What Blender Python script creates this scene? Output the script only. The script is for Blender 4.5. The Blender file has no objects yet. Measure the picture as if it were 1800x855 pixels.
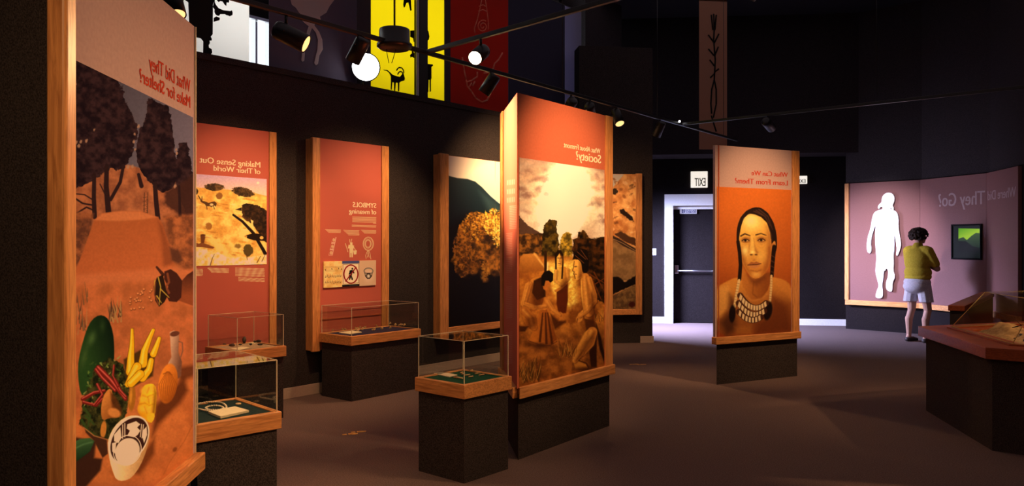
import bpy, bmesh, math, random
import numpy as np
from mathutils import Vector, Matrix, noise as mnoise
from mathutils.geometry import tessellate_polygon

S = bpy.context.scene
COL = S.collection
random.seed(7)
PI = math.pi
F_PX, CAM_H, CX, CY = 1380.0, 1.42, 900.0, 427.5      # measured from the photograph (1800 x 855)

# ------------------------------------------------------------------ camera, world, exposure
cam = bpy.data.cameras.new('camera')
cam.sensor_fit = 'HORIZONTAL'; cam.sensor_width = 36.0
cam.lens = F_PX / 1800.0 * 36.0
cam.clip_start = 0.05; cam.clip_end = 200
cam_o = bpy.data.objects.new('camera', cam); COL.objects.link(cam_o)
cam_o.location = (0, 0, CAM_H); cam_o.rotation_euler = (PI / 2, 0, 0)
S.camera = cam_o

w = bpy.data.worlds.new('overcast_sky'); S.world = w; w.use_nodes = True
bg = w.node_tree.nodes['Background']
bg.inputs['Color'].default_value = (0.86, 0.91, 1.0, 1)
bg.inputs['Strength'].default_value = 2.3

S.view_settings.view_transform = 'Standard'
S.view_settings.look = 'None'
S.view_settings.exposure = 0.0
S.view_settings.gamma = 1.0
S.view_settings.use_curve_mapping = False
S.cycles.transparent_max_bounces = 40          # several acrylic covers stand one behind the other

WARM = (1.0, 0.53, 0.23)
def area_light(name, loc, aim, sx, sy, power, color):
    l = bpy.data.lights.new(name, 'AREA'); l.shape = 'RECTANGLE'; l.size = sx; l.size_y = sy
    l.energy = power; l.color = color
    o = bpy.data.objects.new(name, l); COL.objects.link(o); o.location = loc
    o.rotation_euler = (Vector(aim) - Vector(loc)).to_track_quat('-Z', 'Y').to_euler()
    return o
# daylight that comes in through the glazed entrance in the corridor behind the end of the left wall
area_light('entrance_daylight', (0.95, 12.75, 1.15), (6.0, 12.4, 0.45), 1.3, 2.0, 36, (0.80, 0.74, 1.0)).data.spread = math.radians(66)
area_light('entrance_sunlight', (0.95, 12.9, 2.1), (3.3, 13.2, -.1), .8, 1.2, 420, (0.52, 0.58, 1.0)).data.spread = math.radians(88)
# fill light added high under the dark ceiling to lift the blacks
area_light('ceiling_fill', (0, 6.5, 5.12), (0, 6.5, 0), 11, 11, 75, (1.0, 0.76, 0.80))

# ------------------------------------------------------------------ helpers: materials
def srgb(r, g, b):
    c = np.array([r, g, b], float) / 255
    return tuple(np.where(c <= .04045, c / 12.92, ((c + .055) / 1.055) ** 2.4)) + (1.0,)

def new_mat(name):
    m = bpy.data.materials.new(name); m.use_nodes = True
    nt = m.node_tree; b = nt.nodes['Principled BSDF']
    return m, nt, b

def coords(nt, scale=(1, 1, 1)):
    tc = nt.nodes.new('ShaderNodeTexCoord'); mp = nt.nodes.new('ShaderNodeMapping')
    mp.inputs['Scale'].default_value = scale
    nt.links.new(tc.outputs['Object'], mp.inputs['Vector'])
    return mp.outputs['Vector']

def mat_noise(name, c1, c2, scale=200, rough=0.9, bump=0.3, dist=0.002, spec=0.1, stretch=(1, 1, 1), detail=3, metallic=0):
    m, nt, b = new_mat(name)
    v = coords(nt, stretch)
    n = nt.nodes.new('ShaderNodeTexNoise'); n.inputs['Scale'].default_value = scale; n.inputs['Detail'].default_value = detail
    nt.links.new(v, n.inputs['Vector'])
    r = nt.nodes.new('ShaderNodeValToRGB')
    r.color_ramp.elements[0].position = .35; r.color_ramp.elements[1].position = .68
    r.color_ramp.elements[0].color = tuple(c1[:3]) + (1,); r.color_ramp.elements[1].color = tuple(c2[:3]) + (1,)
    nt.links.new(n.outputs['Fac'], r.inputs['Fac']); nt.links.new(r.outputs['Color'], b.inputs['Base Color'])
    b.inputs['Roughness'].default_value = rough; b.inputs['Specular IOR Level'].default_value = spec
    b.inputs['Metallic'].default_value = metallic
    if bump:
        bp = nt.nodes.new('ShaderNodeBump'); bp.inputs['Strength'].default_value = bump; bp.inputs['Distance'].default_value = dist
        nt.links.new(n.outputs['Fac'], bp.inputs['Height']); nt.links.new(bp.outputs['Normal'], b.inputs['Normal'])
    return m

def mat_wood(name, stretch, c1=(.40, .165, .055), c2=(.74, .35, .125), rough=.38):
    m, nt, b = new_mat(name)
    v = coords(nt, stretch)
    n = nt.nodes.new('ShaderNodeTexNoise'); n.inputs['Scale'].default_value = 9; n.inputs['Detail'].default_value = 8
    n.inputs['Roughness'].default_value = .62; n.inputs['Distortion'].default_value = 1.1
    nt.links.new(v, n.inputs['Vector'])
    r = nt.nodes.new('ShaderNodeValToRGB')
    r.color_ramp.elements[0].position = .33; r.color_ramp.elements[1].position = .62
    r.color_ramp.elements[0].color = c1 + (1,); r.color_ramp.elements[1].color = c2 + (1,)
    nt.links.new(n.outputs['Fac'], r.inputs['Fac']); nt.links.new(r.outputs['Color'], b.inputs['Base Color'])
    b.inputs['Roughness'].default_value = rough; b.inputs['Specular IOR Level'].default_value = .35
    bp = nt.nodes.new('ShaderNodeBump'); bp.inputs['Strength'].default_value = .15; bp.inputs['Distance'].default_value = .001
    nt.links.new(n.outputs['Fac'], bp.inputs['Height']); nt.links.new(bp.outputs['Normal'], b.inputs['Normal'])
    return m

def mat_plain(name, c, rough=.6, spec=.3, metallic=0):
    return mat_noise(name, tuple(x * .94 for x in c[:3]), tuple(min(1, x * 1.04) for x in c[:3]), 60, rough, .05, .0005, spec, metallic=metallic)

def mat_emit(name, c, strength):
    m, nt, b = new_mat(name)
    b.inputs['Base Color'].default_value = tuple(c[:3]) + (1,)
    b.inputs['Emission Color'].default_value = tuple(c[:3]) + (1,)
    b.inputs['Emission Strength'].default_value = strength
    return m

def mat_cloth(name, transmit, reflect, weave=900):
    """fabric that lets daylight through: translucent plus diffuse"""
    m, nt, b = new_mat(name)
    nt.nodes.remove(b)
    out = nt.nodes['Material Output']
    v = coords(nt, (1, 1, 1))
    n = nt.nodes.new('ShaderNodeTexNoise'); n.inputs['Scale'].default_value = weave; n.inputs['Detail'].default_value = 2
    nt.links.new(v, n.inputs['Vector'])
    def tint(c):
        mx = nt.nodes.new('ShaderNodeMix'); mx.data_type = 'RGBA'
        mx.inputs['A'].default_value = tuple(x * .86 for x in c) + (1,); mx.inputs['B'].default_value = tuple(x for x in c) + (1,)
        nt.links.new(n.outputs['Fac'], mx.inputs['Factor']); return mx.outputs['Result']
    t = nt.nodes.new('ShaderNodeBsdfTranslucent'); d = nt.nodes.new('ShaderNodeBsdfDiffuse')
    nt.links.new(tint(transmit), t.inputs['Color']); nt.links.new(tint(reflect), d.inputs['Color'])
    a = nt.nodes.new('ShaderNodeAddShader')
    nt.links.new(t.outputs[0], a.inputs[0]); nt.links.new(d.outputs[0], a.inputs[1]); nt.links.new(a.outputs[0], out.inputs['Surface'])
    return m

def mat_clear(name, tint=(.97, .985, .97), ior=1.45):
    """clear acrylic sheet: transparent with a Fresnel reflection"""
    m, nt, b = new_mat(name); nt.nodes.remove(b)
    out = nt.nodes['Material Output']
    t = nt.nodes.new('ShaderNodeBsdfTransparent'); t.inputs['Color'].default_value = tint + (1,)
    g = nt.nodes.new('ShaderNodeBsdfGlossy'); g.inputs['Roughness'].default_value = .0
    fr = nt.nodes.new('ShaderNodeFresnel'); ge = nt.nodes.new('ShaderNodeNewGeometry')
    ii = nt.nodes.new('ShaderNodeMix'); ii.inputs['A'].default_value = ior; ii.inputs['B'].default_value = 1 / ior   # same reflectance from either side of the sheet
    nt.links.new(ge.outputs['Backfacing'], ii.inputs['Factor']); nt.links.new(ii.outputs['Result'], fr.inputs['IOR'])
    mx = nt.nodes.new('ShaderNodeMixShader')
    nt.links.new(fr.outputs[0], mx.inputs[0]); nt.links.new(t.outputs[0], mx.inputs[1]); nt.links.new(g.outputs[0], mx.inputs[2])
    nt.links.new(mx.outputs[0], out.inputs['Surface'])
    return m

M = {}
M['wall_carpet'] = mat_noise('wall_carpet', (.022, .019, .021), (.062, .054, .056), 170, 1, .6, .004, .02)
M['plinth_carpet'] = mat_noise('plinth_carpet', (.024, .020, .022), (.072, .060, .060), 190, 1, .6, .004, .02)
M['blue_carpet'] = mat_noise('blue_wall_carpet', (.009, .007, .0075), (.022, .017, .018), 150, 1, .6, .004, .02)
M['floor_carpet'] = mat_noise('floor_carpet', (.10, .070, .067), (.18, .130, .124), 130, 1, .7, .006, .02)
M['black'] = mat_plain('black_enamel', (.012, .012, .013), .38, .4)
M['upper_wall'] = mat_noise('dark_upper_wall', (.024, .021, .024), (.050, .043, .048), 150, 1, .4, .003, .02)
M['ceiling'] = mat_plain('dark_ceiling', (.02, .019, .024), .9, .05)
M['wood_v'] = mat_wood('oak_upright_grain', (7, 7, .5))
M['wood_h'] = mat_wood('oak_lengthwise_grain', (.6, 5, 9))
M['wood_red'] = mat_wood('red_stained_oak', (.6, 5, 9), (.21, .045, .015), (.35, .085, .030), .4)
M['orange'] = mat_plain('orange_laminate', (.49, .135, .078), .6, .15)
M['beige'] = mat_plain('beige_laminate', (.51, .37, .38), .85, 0)
M['mauve'] = mat_plain('mauve_laminate', (.20, .09, .088), .6, .2)
M['white'] = mat_plain('white_paint', (.80, .78, .76), .5, .3)
M['base_beige'] = mat_plain('beige_vinyl_skirting', (.42, .34, .30), .6, .2)
M['cream_letters'] = mat_plain('cream_lettering', (.84, .76, .58), .6, .2)
M['red_letters'] = mat_plain('red_lettering', (.50, .06, .035), .8, 0)
M['pink_letters'] = mat_plain('pink_lettering', (.36, .25, .26), .6, .2)
M['black_letters'] = mat_plain('black_lettering', (.015, .015, .015), .6, .2)
M['clear'] = mat_clear('clear_acrylic')
M['edge'] = mat_plain('polished_acrylic_edge', (.72, .66, .50), .25, .6)
M['edge_y'] = mat_plain('yellowed_acrylic_edge', (.60, .46, .16), .25, .6)
M['cream'] = mat_plain('cream_card', (.78, .70, .50), .7, .1)
M['bone'] = mat_noise('bone', (.45, .29, .13), (.78, .58, .34), 40, .6, .3, .002, .2)
M['stone'] = mat_noise('dark_stone', (.03, .026, .025), (.10, .085, .075), 40, .6, .4, .003, .2)
M['teal_felt'] = mat_noise('dark_teal_fabric', (.008, .022, .026), (.028, .055, .060), 90, 1, .8, .004, .05, (1, 3, 1))
M['green_felt'] = mat_noise('green_felt', (.010, .055, .035), (.022, .10, .06), 160, 1, .4, .002, .05)
M['blue_felt'] = mat_noise('blue_felt', (.022, .02, .05), (.05, .045, .10), 160, 1, .4, .002, .05)
M['tan_felt'] = mat_noise('tan_board', (.34, .25, .17), (.50, .38, .26), 60, .9, .3, .002, .05)
M['metal'] = mat_plain('brushed_metal', (.55, .55, .57), .3, .5, 1.0)
M['plate'] = mat_plain('switch_plate', (.45, .45, .50), .4, .3)
M['lens'] = mat_emit('warm_lamp_lens', (1.0, .60, .22), 1.6)
M['lens_hot'] = mat_emit('hot_lamp_lens', (1.0, .74, .42), 30)
M['flood'] = mat_emit('floodlight_lens', (.97, .97, 1.0), 14)

# ------------------------------------------------------------------ helpers: geometry
def bm_box(bm, x0, x1, y0, y1, z0, z1):
    v = [bm.verts.new(p) for p in ((x0, y0, z0), (x1, y0, z0), (x1, y1, z0), (x0, y1, z0), (x0, y0, z1), (x1, y0, z1), (x1, y1, z1), (x0, y1, z1))]
    for f in ((0, 3, 2, 1), (4, 5, 6, 7), (0, 1, 5, 4), (1, 2, 6, 5), (2, 3, 7, 6), (3, 0, 4, 7)):
        bm.faces.new([v[i] for i in f])
    return v

def box(x0, x1, y0, y1, z0, z1, bevel=0.0, seg=2):
    bm = bmesh.new(); bm_box(bm, min(x0, x1), max(x0, x1), min(y0, y1), max(y0, y1), min(z0, z1), max(z0, z1))
    if bevel:
        bmesh.ops.bevel(bm, geom=list(bm.edges), offset=bevel, segments=seg, affect='EDGES', profile=.5)
    return bm

def prism(pts, z0, z1, bevel=0.0):
    """vertical prism over a plan polygon"""
    bm = bmesh.new()
    a = [bm.verts.new((x, y, z0)) for x, y in pts]; b = [bm.verts.new((x, y, z1)) for x, y in pts]
    n = len(pts)
    bm.faces.new(a[::-1]); bm.faces.new(b)
    for i in range(n): bm.faces.new((a[i], a[(i + 1) % n], b[(i + 1) % n], b[i]))
    bmesh.ops.recalc_face_normals(bm, faces=bm.faces)
    if bevel: bmesh.ops.bevel(bm, geom=list(bm.edges), offset=bevel, segments=2, affect='EDGES', profile=.5)
    return bm

def ring_prism(outer, inner, z0, z1):
    bm = bmesh.new(); n = len(outer)
    L = [[bm.verts.new((x, y, z)) for x, y in p] for z in (z0, z1) for p in (outer, inner)]
    for i in range(n):
        j = (i + 1) % n
        bm.faces.new((L[0][i], L[0][j], L[2][j], L[2][i])); bm.faces.new((L[1][j], L[1][i], L[3][i], L[3][j]))
        bm.faces.new((L[2][i], L[2][j], L[3][j], L[3][i])); bm.faces.new((L[0][j], L[0][i], L[1][i], L[1][j]))
    bmesh.ops.recalc_face_normals(bm, faces=bm.faces)
    return bm

def cutout(pts, y0, y1):
    """flat shape in the x-z plane with thickness along y"""
    bm = bmesh.new()
    a = [bm.verts.new((x, y0, z)) for x, z in pts]; b = [bm.verts.new((x, y1, z)) for x, z in pts]
    n = len(pts)
    for t in tessellate_polygon([[Vector((x, z, 0)) for x, z in pts]]):
        bm.faces.new([a[i] for i in t]); bm.faces.new([b[i] for i in t])
    for i in range(n): bm.faces.new((a[i], b[i], b[(i + 1) % n], a[(i + 1) % n]))
    bmesh.ops.recalc_face_normals(bm, faces=bm.faces)
    return bm

def tube(bm, p0, p1, r0, r1=None, seg=12, cap=True):
    p0, p1 = Vector(p0), Vector(p1); r1 = r0 if r1 is None else r1
    d = (p1 - p0); q = d.to_track_quat('Z', 'Y')
    rings = []
    for p, r in ((p0, r0), (p1, r1)):
        rings.append([bm.verts.new(p + q @ Vector((r * math.cos(2 * PI * i / seg), r * math.sin(2 * PI * i / seg), 0))) for i in range(seg)])
    for i in range(seg):
        f = bm.faces.new((rings[0][i], rings[0][(i + 1) % seg], rings[1][(i + 1) % seg], rings[1][i])); f.smooth = True
    if cap: bm.faces.new(rings[0][::-1]); bm.faces.new(rings[1])
    return bm

def lathe(profile, seg=28, q=None, origin=(0, 0, 0)):
    """revolve (r, z) pairs round local z, then turn by q and move to origin"""
    bm = bmesh.new(); rings = []
    o = Vector(origin)
    for r, z in profile:
        ring = []
        for i in range(seg):
            v = Vector((r * math.cos(2 * PI * i / seg), r * math.sin(2 * PI * i / seg), z))
            if q is not None: v = q @ v
            ring.append(bm.verts.new(o + v))
        rings.append(ring)
    for a, b in zip(rings, rings[1:]):
        for i in range(seg):
            f = bm.faces.new((a[i], a[(i + 1) % seg], b[(i + 1) % seg], b[i])); f.smooth = True
    bm.faces.new(rings[0][::-1]); bm.faces.new(rings[-1])
    bmesh.ops.recalc_face_normals(bm, faces=bm.faces)
    return bm

def polytube(pts, r, seg=8, closed=False):
    bm = bmesh.new()
    pts = [Vector(p) for p in pts]; n = len(pts)
    for i in range(n if closed else n - 1):
        tube(bm, pts[i], pts[(i + 1) % n], r, r, seg)
    return bm

def obj(name, bm, mat, parent=None, smooth=False):
    me = bpy.data.meshes.new(name); bm.to_mesh(me); bm.free()
    if smooth:
        for p in me.polygons: p.use_smooth = True
    if mat is not None: me.materials.append(mat)
    o = bpy.data.objects.new(name, me); COL.objects.link(o)
    if parent is not None: o.parent = parent
    return o

def tag(o, label, cat, group=None, kind=None):
    o['label'] = label; o['category'] = cat
    if group: o['group'] = group
    if kind: o['kind'] = kind
    return o

def thing(name, label, cat, loc=(0, 0, 0), rotz=0, group=None):
    o = bpy.data.objects.new(name, None); COL.objects.link(o)
    o.empty_display_size = .1
    o.location = loc; o.rotation_euler = (0, 0, rotz)
    return tag(o, label, cat, group)

def struct(name, bm, mat, parent=None, smooth=False):
    o = obj(name, bm, mat, parent, smooth)
    if parent is None: o['kind'] = 'structure'
    return o

# ------------------------------------------------------------------ helpers: measuring
def G(px, py):
    Y = F_PX * CAM_H / (py - CY); return Vector(((px - CX) / F_PX * Y, Y))
def ZY(py, Y): return CAM_H + (CY - py) / F_PX * Y
def depth(py, z): return (z - CAM_H) * F_PX / (CY - py)
def at(px, Y): return Vector(((px - CX) / F_PX * Y, Y))

class Frame:
    """vertical plane: local x runs along it to the right as seen from the room, local y points away behind it"""
    def __init__(s, o, d):
        s.o = Vector((o[0], o[1])); s.d = Vector((d[0], d[1])).normalized(); s.n = Vector((-s.d.y, s.d.x))
        s.rot = math.atan2(s.d.y, s.d.x)
    def hit(s, px, py, y0=0.0):
        a = (px - CX) / F_PX; b = (CY - py) / F_PX
        Y = (y0 + s.o.dot(s.n)) / (a * s.n.x + s.n.y)
        p = Vector((a * Y, Y)) - s.o
        return p.dot(s.d), CAM_H + b * Y
    def x_at(s, px, y0=0.0): return s.hit(px, CY, y0)[0]
    def world(s, x, y): return s.o + s.d * x + s.n * y
    def local(s, p):
        q = Vector((p[0], p[1])) - s.o; return q.dot(s.d), q.dot(s.n)
    def moved(s, x, y): return Frame(s.world(x, y), s.d)
    def loc(s, z=0): return (s.o.x, s.o.y, z)

_fc = {}
def glyphs(body, bold=.02):
    cu = bpy.data.curves.new('lettering', 'FONT'); cu.body = body; cu.size = 1; cu.offset = bold; cu.resolution_u = 3; cu.fill_mode = 'BOTH'
    o = bpy.data.objects.new('lettering', cu); COL.objects.link(o)
    dg = bpy.context.evaluated_depsgraph_get(); me = bpy.data.meshes.new_from_object(o.evaluated_get(dg))
    bpy.data.objects.remove(o); bpy.data.curves.remove(cu)
    return me

def text_fit(body, x_start, x_end, z_bottom, z_top, y, mat, parent, name='lettering', bold=0, flip=True, heavy=.024):
    """flat lettering on a plane; it reads backwards, as everything in this reversed picture does"""
    me = glyphs(body, bold)
    xs = [v.co.x for v in me.vertices]; ys = [v.co.y for v in me.vertices]
    x0, x1, y0, y1 = min(xs), max(xs), min(ys), max(ys)
    a, b = (max(x_start, x_end), min(x_start, x_end)) if flip else (min(x_start, x_end), max(x_start, x_end))
    for v in me.vertices:
        fx = (v.co.x - x0) / (x1 - x0); fz = v.co.y / y1
        v.co = (a + (b - a) * fx, y, z_bottom + (z_top - z_bottom) * fz)
    bm = bmesh.new(); n = len(me.vertices)
    for k, dx in enumerate((0, -1, 1)):                  # three strokes side by side make the letters bold
        bm.from_mesh(me); bm.verts.ensure_lookup_table()
        for v in bm.verts[k * n:(k + 1) * n]: v.co.x += dx * heavy * abs(b - a) / (x1 - x0); v.co.y -= .0006 + .0003 * k
    bpy.data.meshes.remove(me)
    bmesh.ops.dissolve_degenerate(bm, dist=1e-6, edges=bm.edges)
    bmesh.ops.delete(bm, geom=[f for f in bm.faces if f.calc_area() < 1e-9], context='FACES_ONLY')
    bm.normal_update()
    for f in bm.faces:
        f.smooth = False
        if f.normal.y > 0: f.normal_flip()
    return obj(name, bm, mat, parent)

# ------------------------------------------------------------------ helpers: printed pictures (computed here, pixel by pixel)
_rng = np.random.default_rng(11)
_lat = _rng.random((256, 256))
def vnoise(x, y, s, seed=0):
    x = x / s + seed * 17.3; y = y / s + seed * 9.1
    xi = np.floor(x).astype(int); yi = np.floor(y).astype(int)
    fx = x - xi; fy = y - yi; fx = fx * fx * (3 - 2 * fx); fy = fy * fy * (3 - 2 * fy)
    g = lambda i, j: _lat[(yi + j) & 255, (xi + i) & 255]
    return (g(0, 0) * (1 - fx) + g(1, 0) * fx) * (1 - fy) + (g(0, 1) * (1 - fx) + g(1, 1) * fx) * fy
def fbm(x, y, s, seed=0, oct=4):
    t = 0; a = .5; tot = 0
    for k in range(oct):
        t = t + a * vnoise(x, y, s / 2 ** k, seed + k); tot += a; a *= .55
    return t / tot

def C3(c): return np.array(c, float)
def nz(c1, c2, s, seed=0, lo=.3, hi=.7):
    return lambda x, y: C3(c1) + (C3(c2) - C3(c1)) * np.clip((fbm(x, y, s, seed) - lo) / (hi - lo), 0, 1)[..., None]
def gr(c1, c2, p1, p2):
    p1, p2 = C3(p1), C3(p2); d = p2 - p1; l = d.dot(d)
    return lambda x, y: C3(c1) + (C3(c2) - C3(c1)) * np.clip(((x - p1[0]) * d[0] + (y - p1[1]) * d[1]) / l, 0, 1)[..., None]

class Print:
    def __init__(s, F, x0, x1, z0, z1, w, h, y0=0.0):
        s.w, s.h = w, h; s.rect = (x0, x1, z0, z1)
        u = (np.arange(w) + .5) / w; v = (np.arange(h) + .5) / h
        lx = x0 + (x1 - x0) * u; lz = z0 + (z1 - z0) * v
        X = F.o.x + F.d.x * lx + F.n.x * y0; Y = F.o.y + F.d.y * lx + F.n.y * y0
        s.PX = np.repeat((CX + F_PX * X / Y)[None, :], h, 0)
        s.PY = CY - F_PX * (lz[:, None] - CAM_H) / Y[None, :]
        s.img = np.zeros((h, w, 3)); s.tr(0, 0, 1)
    def tr(s, ox, oy, sc):
        s.X = (s.PX - ox) * sc; s.Y = (s.PY - oy) * sc; return s
    def _mix(s, sl, m, col):
        c = col(s.X[sl], s.Y[sl]) if callable(col) else C3(col)
        s.img[sl] = s.img[sl] * (1 - m[..., None]) + c * m[..., None]
    def fill(s, col): s._mix((slice(None), slice(None)), np.ones((s.h, s.w)), col)
    def _box(s, x0, y0, x1, y1):
        ok = (s.X >= x0) & (s.X <= x1) & (s.Y >= y0) & (s.Y <= y1)
        if not ok.any(): return None
        r = np.where(ok.any(1))[0]; c = np.where(ok.any(0))[0]
        return (slice(r[0], r[-1] + 1), slice(c[0], c[-1] + 1))
    def _apply(s, sd, sl, col, soft, a, rag, rs):
        if rag: sd = sd + rag * 2 * (fbm(s.X[sl], s.Y[sl], rs, 5) - .5)
        m = np.clip(.5 - sd / (2 * soft), 0, 1) * a
        m = m * m * (3 - 2 * m) if soft > 2 else m
        s._mix(sl, m, col)
    def poly(s, pts, col, soft=1.0, a=1.0, rag=0, rs=8, smooth=0):
        p = np.array(pts, float)
        for _ in range(smooth):
            q = np.roll(p, -1, 0); p = np.stack([.75 * p + .25 * q, .25 * p + .75 * q], 1).reshape(-1, 2)
        e = soft + rag + 1
        sl = s._box(p[:, 0].min() - e, p[:, 1].min() - e, p[:, 0].max() + e, p[:, 1].max() + e)
        if sl is None: return
        x, y = s.X[sl], s.Y[sl]; d2 = np.full(x.shape, 1e12); ins = np.zeros(x.shape, bool)
        for i in range(len(p)):
            a0, b0 = p[i], p[(i + 1) % len(p)]; ex, ey = b0 - a0
            t = np.clip(((x - a0[0]) * ex + (y - a0[1]) * ey) / max(ex * ex + ey * ey, 1e-9), 0, 1)
            d2 = np.minimum(d2, (x - a0[0] - t * ex) ** 2 + (y - a0[1] - t * ey) ** 2)
            if a0[1] != b0[1]:
                c = (a0[1] > y) != (b0[1] > y)
                ins ^= c & (x < (b0[0] - a0[0]) * (y - a0[1]) / (b0[1] - a0[1]) + a0[0])
        sd = np.sqrt(d2) * np.where(ins, -1, 1)
        s._apply(sd, sl, col, soft, a, rag, rs)
    def ell(s, cx, cy, rx, ry, col, ang=0, soft=1.0, a=1.0, rag=0, rs=8):
        r = max(rx, ry) + soft + rag
        sl = s._box(cx - r, cy - r, cx + r, cy + r)
        if sl is None: return
        ca, sa = math.cos(math.radians(ang)), math.sin(math.radians(ang))
        x = s.X[sl] - cx; y = s.Y[sl] - cy
        u = (x * ca + y * sa) / rx; v = (-x * sa + y * ca) / ry
        sd = (np.sqrt(u * u + v * v) - 1) * min(rx, ry)
        s._apply(sd, sl, col, soft, a, rag, rs)
    def line(s, pts, wd, col, soft=.8, a=1.0, w1=None, closed=False):
        p = np.array(pts, float); n = len(p)
        if closed: p = np.vstack([p, p[:1]]); n += 1
        w1 = wd if w1 is None else w1; e = max(wd, w1) + soft + 1
        sl = s._box(p[:, 0].min() - e, p[:, 1].min() - e, p[:, 0].max() + e, p[:, 1].max() + e)
        if sl is None: return
        x, y = s.X[sl], s.Y[sl]; sd = np.full(x.shape, 1e9)
        for i in range(n - 1):
            ex, ey = p[i + 1] - p[i]
            t = np.clip(((x - p[i, 0]) * ex + (y - p[i, 1]) * ey) / max(ex * ex + ey * ey, 1e-9), 0, 1)
            ww = wd + (w1 - wd) * (i + t) / (n - 1)
            sd = np.minimum(sd, np.sqrt((x - p[i, 0] - t * ex) ** 2 + (y - p[i, 1] - t * ey) ** 2) - ww / 2)
        s._apply(sd, sl, col, soft, a, 0, 1)
    def ring(s, cx, cy, rx, ry, wd, col, ang=0, n=40, a=1.0, soft=.8):
        ca, sa = math.cos(math.radians(ang)), math.sin(math.radians(ang))
        s.line([(cx + rx * math.cos(t) * ca - ry * math.sin(t) * sa, cy + rx * math.cos(t) * sa + ry * math.sin(t) * ca) for t in np.linspace(0, 2 * PI, n)], wd, col, soft, a)
    def tex(s, amp, sc, seed=0):
        n = fbm(s.X, s.Y, sc, seed) - .5
        s.img *= (1 + amp * 2 * n)[..., None]
    def block(s, x0, y0, x1, slope, rows, pitch, wd, col, seed, a=.85, last=.6, align=1):
        """rows of unreadably small print"""
        rr = random.Random(seed)
        for k in range(rows):
            y = y0 + k * pitch; L = (x1 - x0) * (last if k == rows - 1 else rr.uniform(.88, 1))
            xa = x1 - L if align else x0
            x = xa
            while x < xa + L - 2:
                e = min(x + rr.uniform(3, 9), xa + L)
                s.line([(x, y + slope * (x - x0)), (e, y + slope * (e - x0))], wd, col, .6, a)
                x = e + 1.6
    def material(s, name, light, rough=.5, spec=.25, gain=1.0, emit=0, contrast=1.28):
        c = np.clip(s.img, 0, 255) / 255
        lin = np.where(c <= .04045, c / 12.92, ((c + .055) / 1.055) ** 2.4)
        lin = np.clip((lin * 2.2) ** contrast / 2.2 * gain / np.array(light), 0.003, .93)
        enc = np.where(lin <= .0031308, lin * 12.92, 1.055 * lin ** (1 / 2.4) - .055)
        px = np.ones((s.h, s.w, 4), np.float32); px[..., :3] = enc
        im = bpy.data.images.new(name, s.w, s.h); im.pixels.foreach_set(px.ravel()); im.update(); im.pack()
        m, nt, b = new_mat(name)
        t = nt.nodes.new('ShaderNodeTexImage'); t.image = im; t.extension = 'EXTEND'
        nt.links.new(t.outputs['Color'], b.inputs['Base Color'])
        b.inputs['Roughness'].default_value = rough; b.inputs['Specular IOR Level'].default_value = spec
        if emit:
            nt.links.remove(b.inputs['Base Color'].links[0]); b.inputs['Base Color'].default_value = (.004, .004, .004, 1)
            nt.links.new(t.outputs['Color'], b.inputs['Emission Color']); b.inputs['Emission Strength'].default_value = emit
        return m
    def sheet(s, name, y0, y1, mat, parent):
        x0, x1, z0, z1 = s.rect
        bm = box(x0, x1, y0, y1, z0, z1)
        uv = bm.loops.layers.uv.new('UVMap')
        for f in bm.faces:
            for l in f.loops: l[uv].uv = ((l.vert.co.x - x0) / (x1 - x0), (l.vert.co.z - z0) / (z1 - z0))
        return obj(name, bm, mat, parent)
# ================================================================== THE ROOM
W1 = Frame((-2.075, 7.14), (.6335, .7737))            # face of the long left wall
MF2 = Frame((1.827, 11.06), (.991, .132))             # face of the far mural section
CEIL = 5.2

def cross(Fa, ya, Fb, yb):
    """plan point where line y=ya of frame a meets line y=yb of frame b"""
    p = Fa.o + Fa.n * ya; q = Fb.o + Fb.n * yb
    t = ((q - p).x * Fb.d.y - (q - p).y * Fb.d.x) / (Fa.d.x * Fb.d.y - Fa.d.y * Fb.d.x)
    return p + Fa.d * t

corner_wall = cross(W1, 0, MF2, .1)
xc = W1.local(corner_wall)[0]

def place(bm, F):
    """local frame coordinates to world"""
    bmesh.ops.transform(bm, matrix=Matrix.Translation((F.o.x, F.o.y, 0)) @ Matrix.Rotation(F.rot, 4, 'Z'), verts=bm.verts)
    return bm
def rel(bm, F, K):
    """frame F coordinates to frame K coordinates"""
    m = Matrix.Rotation(-K.rot, 4, 'Z') @ Matrix.Translation((F.o.x - K.o.x, F.o.y - K.o.y, 0)) @ Matrix.Rotation(F.rot, 4, 'Z')
    bmesh.ops.transform(bm, matrix=m, verts=bm.verts)
    return bm

_p, _q = W1.world(-8.6, 1.1), W1.world(xc + 2.2, 1.1)
plan = [(_p.x, -3.3), (9.2, -3.3), (9.2, 15.8), (.5, 15.8), (.5, _q.y + .3), tuple(_q), tuple(_p)]
struct('floor', prism(plan, -.1, 0), M['floor_carpet'])
struct('ceiling', prism(plan, CEIL, CEIL + .1), M['ceiling'])

SILL = 3.0
x250 = W1.x_at(235, 1.0); x1022 = W1.x_at(1024, .5)
struct('wall_left', place(box(-9.5, xc, 0, 1.1, 0, SILL), W1), M['wall_carpet'])
struct('trim_1', place(box(-9.5, xc, -.012, .03, SILL - .05, SILL + .003), W1), M['wall_carpet'])
struct('wall_clerestory', place(box(-9.5, x250, 1.0, 1.2, SILL, CEIL), W1), M['wall_carpet'])
struct('wall_clerestory_far', place(box(x1022, xc + 1.5, .45, 1.2, SILL, CEIL), W1), M['wall_carpet'])
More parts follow.
